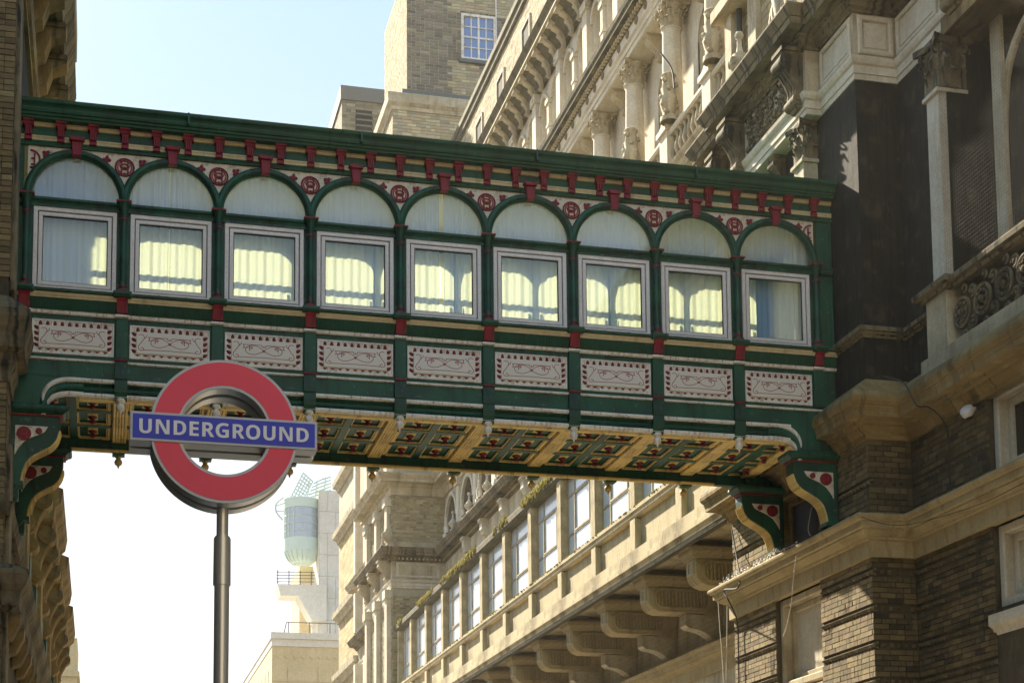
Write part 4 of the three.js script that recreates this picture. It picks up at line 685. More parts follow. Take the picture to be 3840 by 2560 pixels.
  const md = boxUV(merge([bx(-0.66, -0.15, 25.22, 25.34, -0.16, 0.16), sideX([[0.2, -0.12], [0.56, -0.12], [0.52, -0.2], [0.4, -0.26], [0.2, -0.42]], 0.2, 0, 25.34, 0)]));
  const brk2 = consoleGeo(0.5, 0.2, 0.16);
  for (let k = 0; k < 40; k++) { const z = -26 - 0.775 * k; inst('modillion', md, M.stone, g, XW, 0, z); inst('small_console', brk2, M.stone, g, XW - 0.16, 25.08, z); }
  // parapet
  part('parapet_wall', [bx(11.78, 13, 25.7, 28.1, zA, zB)], M.farMortar, g);
  brickSheet('parapet_brickwork', bond(-57.7, -36, 25.85, 28.1, 0.1, 0.3).map(([u, y, w, h]) => ({ axis: 'x', plane: 11.765, u, y, w, h })), g, [[0.50, 0.42, 0.27], [0.44, 0.37, 0.23], [0.55, 0.47, 0.31], [0.36, 0.30, 0.19]], undefined, 0.009);
  part('parapet_coping', sweep([[-0.6, 28.05], [0.06, 28.06], [0.10, 28.12], [0.10, 28.3], [0.16, 28.34], [0.16, 28.52], [-0.6, 28.6]], [[11.78, zA], [11.78, zB]]), M.mossy, g);
  const slot = boxUV(merge([bx(-0.012, 0.0, 26.5, 27.4, -0.45, 0.45)])), slotF = boxUV(extr(rect(-0.5, 0.5, 26.45, 27.45), 0.05, [rect(-0.42, 0.42, 26.53, 27.37)]).rotateY(-Math.PI / 2));
  for (const z of [-41.2, -44.5, -47.7, -50.7, -53.5]) { const f = inst('parapet_slot', slotF, M.stonePale, g, 11.765, 0, z); inst('slot_opening', slot, M.soot, f, 11.765, 0, z); }

  // far pavilion: brick faces, stone quoins, frieze panel
  const pal = [[0.42, 0.35, 0.20], [0.37, 0.30, 0.17], [0.46, 0.39, 0.23], [0.29, 0.24, 0.14]];
  const fl = []; for (const [y0, y1] of [[14.75, 16.4], [9.0, 12.75]]) { for (const [u, y, w, h] of bond(XP + 0.02, XW, y0, y1, 0.083, 0.25)) fl.push({ axis: 'z', plane: ZQ, u, y, w, h }); for (const [u, y, w, h] of bond(ZQE, ZQ, y0, y1, 0.083, 0.25)) fl.push({ axis: 'x', plane: XP, u, y, w, h }); }
  brickSheet('far_brickwork', fl, g, pal, undefined, 0.009);
  part('far_base_band', sweep([[-0.1, 14.5], [0.06, 14.5], [0.05, 14.72], [-0.1, 14.75]], [[XW, ZQ], [XP, ZQ], [XP, ZQE]]), M.stone, g);
  const fp = part('frieze_panel', extr(rect(XP + 0.15, XW - 0.2, 13.42, 13.96), 0.06, [rect(XP + 0.25, XW - 0.3, 13.5, 13.88)], 0.015).translate(0, 0, ZQ), M.stonePale, g);
  for (const z of [-58.3, -60.6, -62.9]) for (const [y0, y1] of [[9, 13], [14.8, 16.4], [17.3, 21.4]]) part('quoin_pilaster', [rbx(XP - 0.16, XP + 0.05, y0, y1 - 0.3, z - 0.22, z + 0.22, 0.01), bx(XP - 0.24, XP + 0.05, y1 - 0.32, y1, z - 0.3, z + 0.3)], M.stonePale, g);
  const wcon = consoleGeo(0.7, 0.45, 0.35); for (const z of [-58.3, -60.6, -62.9]) inst('cornice_console', wcon, M.stone, g, XP, 14.04, z);
  // street front beyond the far pavilion
  for (let k = 0; k < 5; k++) { const z = -65 - 2.9 * k; part('far_pilaster', [rbx(XW - 0.5, XW + 0.05, 9, 13, z - 0.25, z + 0.25, 0.01), rbx(XW - 0.5, XW + 0.05, 14.5, 16.4, z - 0.25, z + 0.25, 0.01), rbx(XW - 0.5, XW, 17.3, 25, z - 0.25, z + 0.25, 0.01)], M.stonePale, g); }
  // end bay beyond, in banded brick and stone
  part('end_bay', bx(12.1, 20, 0, 24, -79, -86), M.stone, g);
  { const fb = []; for (const [u, y, w, h] of bond(-86, -79, 8, 22, 0.28, 0.9)) fb.push({ axis: 'x', plane: 12.09, u, y, w, h }); brickSheet('end_brickwork', fb, g, [[0.5, 0.38, 0.18], [0.42, 0.31, 0.14]]); }
  for (const y of [10.5, 13.2, 16.5, 20.8, 23.6]) part('end_cornice', sweep([[-0.2, y], [0.1, y], [0.15, y + 0.2], [0.32, y + 0.3], [0.36, y + 0.55], [-0.2, y + 0.6]], [[12.1, -78.6], [12.1, -86], [14, -86]]), M.stone, g);
}
// urns and carved finials along the main cornice of the wing
const urn = urnGeo(0.72), fin = boxUV(merge([lathe([[0.2, 0], [0.2, 0.15], [0.1, 0.2], [0.16, 0.5], [0.05, 0.85], [0.08, 0.92], [0.05, 1.02], [0, 1.06]], 10), new THREE.TorusGeometry(0.3, 0.09, 7, 16, Math.PI).rotateY(Math.PI / 2).translate(0, 0.2, 0), new THREE.TorusGeometry(0.17, 0.05, 6, 12).rotateY(Math.PI / 2).translate(-0.05, 0.35, 0)]).scale(0.7, 0.72, 0.7));
const finSpots = [-42.2, -44.6, -47.1, -49.6, -52.2, -54.8];
for (const z of finSpots) {
  for (const [geo, nm, lab, cat, dz] of [[urn, 'stone_urn', 'pale stone ball-topped urn on the wing cornice seen under the footbridge', 'urn', 0], [fin, 'carved_finial', 'pale carved scroll finial between urns on the wing cornice', 'finial', -1.1]]) {
    const m = inst(numbered(nm), geo, M.stonePale, scene, 11.66, 14.5, z + dz); m.userData = { label: lab, category: cat, group: nm === 'stone_urn' ? 'urns on the wing cornice' : 'carved finials on the wing cornice' };
  }
}
for (const [x, z, y, lab, h] of [[9.62, -23.2, 14.5, 'tall ball-topped urn on the dark cornice above the hotel end of the footbridge', 0.85], [10.0, -58.1, 14.52, 'urn on the cornice at the corner of the far hotel pavilion', 1.3]]) { const m = inst(numbered('stone_urn'), urnGeo(h), M.stone, scene, x, y, z); m.userData = { label: lab, category: 'urn' }; }
{ const m = inst(numbered('carved_finial'), boxUV(fin.clone().scale(1.5, 1.7, 1.5)), M.stone, scene, 9.7, 14.48, -21.7); m.userData = { label: 'large carved scroll ornament on the dark cornice beside the tall urn', category: 'finial' };
  const n = inst(numbered('carved_finial'), fin, M.stonePale, scene, 10.0, 14.5, -59.6); n.userData = { label: 'carved finial beside the urn on the far pavilion corner', category: 'finial' }; }
// attic storey over the pavilion
{
  const g = hotel;
  part('pavilion_attic', [bx(10.62, 16, 14.4, 22, -21.2, -25.6)], M.mortar, g);
  brickSheet('attic_brickwork', bond(-25.5, -21.2, 14.6, 21, 0.12, 0.3).map(([u, y, w, h]) => ({ axis: 'x', plane: 10.6, u, y, w, h })), g, [[0.40, 0.32, 0.17], [0.34, 0.27, 0.14], [0.44, 0.36, 0.2]]);
  part('attic_quoin', [rbx(10.5, 10.7, 14.4, 22, -24.95, -24.6, 0.01), rbx(10.4, 10.7, 14.4, 22, -25.75, -25.45, 0.01), bx(10.2, 10.7, 17.0, 17.2, -25.9, -24.9)], M.stone, g);
  part('downpipe', new THREE.CylinderGeometry(0.05, 0.05, 8, 10).translate(10.5, 18, -25.3), M.wire, g);
}

// ------------------------------------------------------------------ concrete gallery on brackets
const gal = thing('window_gallery', 'long cream concrete gallery with tall steel windows carried on big scroll brackets', 'gallery', [11, 6, -42]);
{
  const g = gal, X = 10.2, z0 = -25.6, z1 = -57.7;
  M.frost = new THREE.MeshPhysicalMaterial({ color: new THREE.Color(0.62, 0.70, 0.75), roughness: 0.16, clearcoat: 0.4, clearcoatRoughness: 0.05 });
  M.steel = paint([0.42, 0.36, 0.25], [0.18, 0.12, 0.07], 0.7, 141, 0.6);
  part('floor_slab', bx(X + 0.1, XW, 8.2, 8.55, z0, z1), M.concrete, g);
  part('fascia', sweep([[-0.1, 8.10], [0.02, 8.10], [0.06, 8.14], [0.06, 8.20], [0.10, 8.24], [0.10, 8.34], [0.06, 8.36], [0.06, 8.57], [0.0, 8.60], [-0.3, 8.62]], [[X, z0], [X, z1]]), M.concrete, g);
  part('drip_edge', sweep([[-0.1, 8.06], [0.03, 8.06], [0.05, 8.13], [-0.1, 8.13]], [[X, z0], [X, z1]]), M.mossy, g);
  part('parapet_panel_wall', bx(X + 0.115, X + 0.4, 8.5, 9.42, z0, z1), M.concrete, g);
  part('sill_ledge', sweep([[-0.4, 9.24], [-0.02, 9.26], [0.0, 9.30], [0.01, 9.37], [0.03, 9.38], [0.03, 9.45], [-0.4, 9.5]], [[X, z0], [X, z1]]), M.concrete, g);
  part('roof_slab', sweep([[-1.8, 11.40], [0.02, 11.40], [0.04, 11.44], [0.07, 11.46], [0.08, 11.60], [0.03, 11.66], [-1.8, 11.9]], [[X, z0], [X, z1]]), M.mossy, g);
  part('back_room', bx(X + 1.2, XW, 8.6, 11.4, z0, z1), M.room, g);
  const pilG = boxUV(rbx(-0.0, 0.32, 9.46, 11.42, -0.165, 0.165, 0.012)), lowG = boxUV(rbx(-0.0, 0.2, 8.58, 9.24, -0.16, 0.16, 0.01));
  const colsX = [-1.17, -0.62, 0.62, 1.17], rowsY = [9.5, 10.06, 10.98, 11.45];
  const fr = []; for (const u of colsX) fr.push(bx(0, 0.05, 9.48, 11.45, u - 0.025, u + 0.025)); for (const v of rowsY) fr.push(bx(-0.005, 0.055, v - 0.022, v + 0.022, -1.17, 1.17));
  const frame = boxUV(merge(fr)); const opener = boxUV(extr(rect(-0.6, 0.6, 10.07, 10.97), 0.04, [rect(-0.56, 0.56, 10.11, 10.93)]).rotateY(-Math.PI / 2));
  const panes = []; for (let a = 0; a < 3; a++) for (let b = 0; b < 3; b++) panes.push(boxUV(bx(0.02, 0.03, rowsY[b] + 0.02, rowsY[b + 1] - 0.02, colsX[a] + 0.025, colsX[a + 1] - 0.025)));
  const brk = (() => {
    const body = [[0, 8.12], [1.72, 8.12], [1.72, 8.06], [1.66, 8.0], [1.62, 7.93], [1.58, 7.9], [1.58, 7.6], [1.55, 7.5], [1.47, 7.41], [1.34, 7.36], [0.42, 7.36], [0.36, 7.3], [0, 7.3]];
    const cap = sweep([[0, 7.86], [0.03, 7.87], [0.05, 7.92], [0.09, 7.98], [0.1, 8.06], [0, 8.07]], [[0, 0.26], [-1.6, 0.26], [-1.6, -0.26], [0, -0.26]]);
    return boxUV(merge([sideX(body, 0.5, 0, 0, 0, 0.01), cap]));
  })();
  const flt = boxUV((() => { const rr = (a, b, c, d, r) => [...arcP(b - r, d - r, r, 0, 90, 5), ...arcP(a + r, d - r, r, 90, 180, 5), ...arcP(a + r, c + r, r, 180, 270, 5), ...arcP(b - r, c + r, r, 270, 360, 5)]; const o = rr(-1.46, -0.3, 7.42, 7.82, 0.17), i = rr(-1.42, -0.34, 7.46, 7.78, 0.14); const gs = [extr(o, 0.04, [i.reverse()])]; for (let k = 0; k < 14; k++) { const q = new THREE.CylinderGeometry(0.026, 0.026, 0.31, 6); q.translate(-1.36 + k * 0.074, 7.62, 0.004); gs.push(q); } return merge(gs); })());
  const arm = boxUV(extr([[-0.78, 7.34], [-0.78, 7.12], [-0.70, 7.06], ...arcP(-0.70, 6.36, 0.70, 90, 0, 10), [0.1, 6.36], [0.1, 7.34]].map(p => p), 0.34).translate(0, 0, -0.17));
  const frontP = boxUV(extr(rect(-0.17, 0.17, 7.58, 7.86), 0.03, [rect(-0.12, 0.12, 7.63, 7.81)], 0.008).rotateY(-Math.PI / 2));
  for (let k = 0; k < 12; k++) {
    const z = k === 11 ? z1 + 0.2 : bayZ(k);
    const p = inst('pilaster', pilG, M.concrete, g, X, 0, z); inst('panel_pilaster', lowG, M.concrete, p, X, 0, z);
    if (k < 11) { const w = inst('steel_window', frame, M.steel, g, X + 0.17, 0, z - 1.35); panes.forEach(q => inst('pane', q, M.frost, w, X + 0.17, 0, z - 1.35)); inst('opener', opener, M.steel, w, X + 0.195, 0, z - 1.35); }
    if (k < 11) { const b = inst('bracket', brk, M.stoneTan, g, XW, 0, z); inst('fluted_panel', flt, M.stoneTan, b, XW, 0, z + 0.25); inst('bracket_arm', arm, M.stone, b, XW, 0, z); inst('front_panel', frontP, M.stone, b, XW - 1.58, 0, z); }
  }
  { const w = inst('steel_window', frame, M.steel, g, X + 0.17, 0, bayZ(-1) - 1.35); panes.forEach(q => inst('pane', q, M.frost, w, X + 0.17, 0, bayZ(-1) - 1.35)); }
  part('end_wall', bx(X + 0.2, XW, 8.2, 11.5, z0, z0 - 0.2), M.concrete, g);
}
{ // moss along the gallery roof and sill
  const tuft = new THREE.IcosahedronGeometry(1, 0), gs = [];
  for (let k = 0; k < 5200; k++) { const z = -26 - 31 * rnd(), b = fbm((z + 70) / 60, 0.3, 30, 1, 5, 4); if (b < 0.34 + 0.34 * rnd()) continue; const s = R(0.015, 0.045), hang = rnd() < 0.6; const q = tuft.clone(); q.scale(s * 0.7, s * (hang ? R(1, 2.6) : R(0.4, 1)), s * R(0.6, 1.2)); q.rotateX(R(-0.4, 0.4)); q.translate(hang ? 10.115 - R(0, 0.02) : R(10.12, 10.3), hang ? 11.66 - 0.2 * rnd() * rnd() : R(11.62, 11.70), z); gs.push(q); }
  for (let k = 0; k < 900; k++) { const z = -27 - 30 * rnd(), s = R(0.01, 0.025), q = tuft.clone(); q.scale(s, s, s * 1.6); q.translate(R(10.16, 10.22), 9.46, z); gs.push(q); }
  const m = part('moss', gs, M.moss, scene); m.userData = { kind: 'stuff', label: 'yellow green moss growing along the gallery roof edge and sill', category: 'moss' };
}
// ------------------------------------------------------------------ roofs, towers and buildings beyond
const eyeF = 2560 / 2 / Math.tan(23.33 * Math.PI / 360);
function ray(x, y) { return new THREE.Vector3((x - 1920) / eyeF, -(y - 2706) / eyeF, -1).applyQuaternion(camera.quaternion); }
function onX(x, y, X) { const v = ray(x, y); return v.multiplyScalar(X / v.x).add(camera.position).toArray(); }
function onZ(x, y, Z) { const v = ray(x, y); return v.multiplyScalar(Z / v.z).add(camera.position).toArray(); }
{
  M.farStone = stone([0.60, 0.55, 0.43], [0.45, 0.4, 0.3], [0.66, 0.62, 0.5], 0.35, 151, 6, 0.3, 0.002);
  const t = thing('brick_tower', 'soot-stained yellow brick roof tower with a white sash window', 'tower', [13, 17, -62]);
  part('lower_wall', bx(10.15, 20, 17.2, 31.2, -58.02, -66), M.farMortar, t); part('tower_wall', bx(11.06, 20, 31, 38.2, -60.02, -65.2), M.farMortar, t);
  const pale = [[0.50, 0.43, 0.27], [0.44, 0.38, 0.25], [0.54, 0.47, 0.30], [0.40, 0.35, 0.24], [0.47, 0.37, 0.21]], grey = [[0.20, 0.178, 0.14], [0.24, 0.212, 0.165], [0.155, 0.14, 0.115], [0.29, 0.255, 0.18]];
  const win = [13.2, 14.6, 34.55, 36.45];
  brickSheet('lower_brickwork', [...bond(10.13, 14.5, 26, 31.2, 0.125, 0.36).map(([u, y, w, h]) => ({ axis: 'z', plane: -58, u, y, w, h })), ...bond(-66, -58, 26, 31.2, 0.125, 0.36).map(([u, y, w, h]) => ({ axis: 'x', plane: 10.13, u, y, w, h }))], t, pale, undefined, 0.014);
  const cells = bond(11.04, 15.2, 32, 38.2, 0.125, 0.36, (u, y) => u > win[0] && u < win[1] && y > win[2] && y < win[3]);
  const sooty = ([u, y]) => { const s = fbm((u - 11) / 6, (y - 31) / 8, 5, 3, 66, 4); return s > (u > 12.7 && y > 36.5 ? 0.74 : u > 12.8 && u < 13.9 && y < 34.5 ? 0.66 : 0.38); };
  brickSheet('sooty_brickwork', cells.filter(sooty).map(([u, y, w, h]) => ({ axis: 'z', plane: -60, u, y, w, h })), t, grey, undefined, 0.014);
  brickSheet('pale_brickwork', [...cells.filter(c => !sooty(c)).map(([u, y, w, h]) => ({ axis: 'z', plane: -60, u, y, w, h })), ...bond(-65.2, -60, 31, 38.2, 0.125, 0.36).map(([u, y, w, h]) => ({ axis: 'x', plane: 11.04, u, y, w, h }))], t, pale, undefined, 0.014);
  part('stone_ledge', sweep([[-0.3, 31.15], [0.05, 31.17], [0.07, 31.3], [0.2, 31.42], [0.22, 31.75], [0.16, 31.8], [-0.3, 31.85]], [[20, -58], [10.13, -58], [10.13, -66]]), M.stone, t);
  part('blocking_course', bx(10.6, 20, 31.8, 32.35, -58.6, -66), M.slate, t);
  const w = part('sash_window', extr(rect(...win), 0.1, [rect(win[0] + 0.1, win[1] - 0.1, win[2] + 0.1, win[3] - 0.1)]).translate(0, 0, -60.03), M.white, t);
  const W = win[1] - win[0] - 0.2, H = win[3] - win[2] - 0.2, bar = [];
  for (let a = 1; a < 4; a++) part('glazing_bar', bx(win[0] + 0.1 + W * a / 4 - (a === 2 ? 0.04 : 0.02), win[0] + 0.1 + W * a / 4 + (a === 2 ? 0.04 : 0.02), win[2] + 0.1, win[3] - 0.1, -60.004, -59.96), M.white, w);
  for (let b = 1; b < 4; b++) part('glazing_bar', bx(win[0] + 0.1, win[1] - 0.1, win[2] + 0.1 + H * b / 4 - (b === 2 ? 0.035 : 0.018), win[2] + 0.1 + H * b / 4 + (b === 2 ? 0.035 : 0.018), -60.003, -59.965), M.white, w);
  M.blueGlass = new THREE.MeshPhysicalMaterial({ color: new THREE.Color(0.12, 0.20, 0.42), roughness: 0.05, clearcoat: 1, ior: 1.8 });
  for (let a = 0; a < 4; a++) for (let b = 0; b < 4; b++) part('pane', bx(win[0] + 0.1 + W * a / 4 + 0.02, win[0] + 0.1 + W * (a + 1) / 4 - 0.02, win[2] + 0.1 + H * b / 4 + 0.02, win[2] + 0.1 + H * (b + 1) / 4 - 0.02, -60.018, -60.005), M.blueGlass, w);
  part('window_sill', bx(win[0] - 0.12, win[1] + 0.12, win[2] - 0.14, win[2] - 0.003, -60, -59.86), M.slate, t);
  part('flat_arch', bx(win[0] - 0.02, win[1] + 0.02, win[3] + 0.003, win[3] + 0.1, -60.02, -59.985), M.stoneSooty, t);
  part('downpipe', new THREE.CylinderGeometry(0.03, 0.03, 6, 8).translate(14.6, 37, -59.93), M.upvc, t);
}
{
  const t = thing('chimney_block', 'grey brick rooftop block with a dark louvred opening beside the brick tower', 'rooftop block', [11, 24, -72]);
  part('wall', bx(9.95, 14, 24, 37.5, -70.02, -74.5), M.mortar, t);
  const cells = bond(9.93, 12.6, 34.6, 37.5, 0.14, 0.4, (u, y) => u > 10.55 && u < 11.28 && y > 35.9 && y < 37.1);
  brickSheet('brickwork', [...cells.map(([u, y, w, h]) => ({ axis: 'z', plane: -70, u, y, w, h })), ...bond(-74.5, -70, 34, 37.5, 0.14, 0.4).map(([u, y, w, h]) => ({ axis: 'x', plane: 9.93, u, y, w, h }))], t, [[0.22, 0.20, 0.14], [0.28, 0.25, 0.17], [0.18, 0.165, 0.12]]);
  part('coping', bx(9.86, 14, 37.5, 38.15, -69.93, -74.6), M.slate, t); part('base_course', bx(9.85, 14, 34.4, 34.95, -69.9, -74.6), M.stone, t);
  const o = part('louvre_opening', bx(10.55, 11.28, 35.9, 37.1, -70.02, -69.99), M.soot, t);
  for (let k = 0; k < 4; k++) part('slat', bx(10.56, 11.27, 36.05 + 0.27 * k, 36.13 + 0.27 * k, -69.985, -69.95), M.slate, o);
}
M.farStone = stone([0.66, 0.63, 0.56], [0.5, 0.46, 0.38], [0.72, 0.70, 0.64], 0.35, 151, 6, 0.3, 0.002);
M.farBuff = stone([0.58, 0.48, 0.28], [0.42, 0.33, 0.18], [0.64, 0.55, 0.36], 0.4, 153, 6, 0.3, 0.002);
M.mint = std({ color: new THREE.Color(0.52, 0.64, 0.58), roughness: 0.45 });
M.farGlass = new THREE.MeshPhysicalMaterial({ color: new THREE.Color(0.34, 0.42, 0.52), roughness: 0.08, ior: 1.8 });
{
  const t = thing('office_tower', 'pale stone office tower with a curved mint green glazed bay and rooftop grille', 'tower', [14, 0, -112]);
  const A = onZ(1198, 1850, -110), X0 = A[0], top = onZ(1240, 1838, -110)[1];
  part('shaft', bx(X0, X0 + 8, 0, top, -110.05, -124), M.farStone, t);
  const cells = bond(X0, X0 + 3, 12, top, 1.55, 1.1); for (const [u, y, w, h] of cells) part('stone_slab', bx(u - w / 2 + 0.02, u + w / 2 - 0.02, y - h / 2 + 0.02, y + h / 2 - 0.02, -110.05, -110.0), M.farStone, t);
  for (const [u, y, w, h] of bond(-124, -110, 12, top, 1.55, 2.8)) part('stone_slab', bx(X0 - 0.05, X0, y - h / 2 + 0.02, y + h / 2 - 0.02, u - w / 2 + 0.03, u + w / 2 - 0.03), M.farStone, t);
  const c = onZ(1130, 1980, -111.5), r = 1.22, yT = onZ(1120, 1880, -111.5)[1], yB = onZ(1120, 2072, -111.5)[1], hgt = yT - yB, cx = c[0], cz = -111.3;
  const cyl = (r0, r1, y0, y1, mat, nm, par = t) => part(nm, new THREE.CylinderGeometry(r1, r0, y1 - y0, 40, 1).translate(cx, (y0 + y1) / 2, cz), mat, par);
  const drum = cyl(r - 0.06, r - 0.06, yB + hgt * 0.2, yT - hgt * 0.18, M.farGlass, 'glazed_bay');
  cyl(r, r + 0.04, yT - hgt * 0.18, yT, M.mint, 'bay_head', drum); cyl(r, r, yB, yB + hgt * 0.24, M.mint, 'bay_sill', drum); part('bay_base', lathe([[0.05, -0.95], [0.7, -0.85], [1.0, -0.55], [r - 0.06, -0.2], [r, 0]], 40).translate(cx, yB, cz), M.mint, drum);
  for (let k = 1; k < 4; k++) part('glazing_ring', new THREE.TorusGeometry(r - 0.03, 0.035, 5, 40).rotateX(Math.PI / 2).translate(cx, yB + hgt * (0.22 + 0.15 * k), cz), M.mint, drum);
  for (let k = 0; k < 12; k++) { const a = Math.PI * (0.2 + k / 12 * 1.2); part('mullion', bx(-0.03, 0.03, 0, hgt * 0.6, -0.03, 0.03).translate(cx - (r - 0.04) * Math.sin(a), yB + hgt * 0.22, cz + (r - 0.04) * Math.cos(a)), M.mint, drum); }
  for (let k = 0; k < 6; k++) { const a = -0.2 + k * 0.32; part('bay_rib', tube([[cx - r * Math.sin(a), yB - 0.05, cz + r * Math.cos(a)], [cx - 1.02 * Math.sin(a), yB - 0.57, cz + 1.02 * Math.cos(a)], [cx - 0.5 * Math.sin(a), yB - 0.93, cz + 0.5 * Math.cos(a)]], 0.05, 10, 5), M.mint, drum); }
  const fin_ = part('bay_bracket', [tube([[cx - r - 0.1, yT + 0.1, cz + 0.4], [cx - r - 0.55, yT - 0.35, cz + 0.4], [cx - r - 0.6, yT - 0.9, cz + 0.4], [cx - r - 0.15, yT - 1.5, cz + 0.4]], 0.06, 14, 5), tube([[cx - r, yT - 0.3, cz + 0.4], [cx - r - 0.5, yT - 0.5, cz + 0.4]], 0.04, 4, 5), tube([[cx - r, yT - 0.9, cz + 0.4], [cx - r - 0.55, yT - 0.9, cz + 0.4]], 0.04, 4, 5)], M.mint, t);
  // tilted grille and curved roof blades
  const P = (x, y, z = -110.8) => onZ(x, y, z), a0 = P(1136, 1773), a1 = P(1172, 1805), b0 = P(1088, 1868), b1 = P(1128, 1888);
  const L = (p, q, s) => p.map((v, i) => v + (q[i] - v) * s);
  for (let k = 0; k <= 8; k++) part('grille_bar', tube([L(a0, b0, k / 8), L(a1, b1, k / 8)], 0.045, 2, 5), M.mint, t);
  for (let k = 0; k <= 4; k++) part('grille_rail', tube([L(a0, a1, k / 4), L(b0, b1, k / 4)], 0.045, 2, 5), M.mint, t);
  for (let k = 0; k < 5; k++) part('roof_blade', tube([P(1176 - 6 * k, 1812 + 14 * k), P(1205, 1798 + 13 * k), P(1240, 1788 + 12 * k)], 0.06, 10, 5), M.mint, t);
  for (let k = 0; k < 3; k++) part('roof_post', tube([P(1150 + 30 * k, 1880, -110.9), P(1160 + 30 * k, 1805 - 5 * k, -110.9)], 0.05, 2, 5), M.mint, t);
  // cantilevered terrace
  const s0 = onZ(1040, 2190, -109.5), s1 = onZ(1168, 2190, -109.5), dy = onZ(1040, 2232, -109.5)[1];
  part('terrace', extr([[s0[0], s0[1]], [s1[0] + 1, s1[1]], [s1[0] + 1, dy - 1.6], [s1[0], dy - 1.6], [s1[0] - 0.9, dy], [s0[0] + 0.2, dy]], 2).translate(0, 0, -111.4), M.farStone, t);
  for (let k = 0; k < 4; k++) part('terrace_rail', tube([[s0[0] - 0.1, s0[1] + 0.15 + 0.22 * k, -109.4], [s1[0] + 0.2, s1[1] + 0.15 + 0.22 * k, -109.4]], 0.025, 2, 5), M.metalDark, t);
  for (let k = 0; k < 4; k++) part('rail_post', bx(s0[0] + k * 0.75 - 0.03, s0[0] + k * 0.75 + 0.03, s0[1], s0[1] + 0.95, -109.45, -109.39), M.metalDark, t);
  const pst = onZ(1175, 2200, -110.2)[0]; part('terrace_column', bx(pst - 0.12, pst + 0.12, 12, s0[1], -110.3, -110.06), M.farStone, t);
  part('stair_wall', bx(onZ(1128, 2200, -112)[0], X0, 12, onZ(1128, 2110, -112)[1], -113, -118), M.farBuff, t);
}
{
  const t = thing('low_stone_building', 'flat-roofed buff stone building with a thin railing in front of the office tower', 'building', [13, 0, -104]);
  const A = onZ(1020, 2385, -102), Bq = onZ(1240, 2385, -102), top = A[1], X0 = A[0];
  part('wall', bx(X0, Bq[0] + 6, 0, top - 0.6, -102.06, -128), M.farBuff, t);
  part('roof_edge', [bx(X0 - 0.1, Bq[0] + 6, top - 0.15, top + 0.25, -101.85, -128), bx(X0 - 0.04, Bq[0] + 6, top - 0.6, top - 0.15, -101.98, -128)], M.farStone, t);
  for (const [u, y, w, h] of bond(X0, X0 + 4.5, top - 6.5, top - 1.9, 0.85, 1.9)) part('stone_slab', bx(u - w / 2 + 0.02, u + w / 2 - 0.02, y - h / 2 + 0.02, y + h / 2 - 0.02, -102.06, -102.0), M.farBuff, t);
  for (let k = 0; k < 8; k++) part('frieze_boss', new THREE.CylinderGeometry(0.14, 0.14, 0.08, 12).rotateX(Math.PI / 2).translate(X0 + 0.4 + 0.52 * k, top - 1.2, -102.03), M.farBuff, t);
  part('rail', [tube([[X0 + 0.9, top + 0.95, -102.2], [X0 + 6, top + 0.95, -102.2]], 0.03, 2, 5), tube([[X0 + 0.9, top + 0.95, -102.2], [X0 + 0.75, top + 0.25, -102.2]], 0.03, 2, 5)], M.metalDark, t);
  for (let k = 0; k < 3; k++) part('rail_post', bx(X0 + 1 + 1.3 * k, X0 + 1.05 + 1.3 * k, top + 0.2, top + 0.95, -102.22, -102.17), M.metalDark, t);
  for (let k = 0; k < 5; k++) part('slit_window', bx(X0 - 0.02, X0 + 0.05, top - 2.6, top - 1.9, -104 - 2.2 * k, -104.25 - 2.2 * k), M.darkwin, t);
}

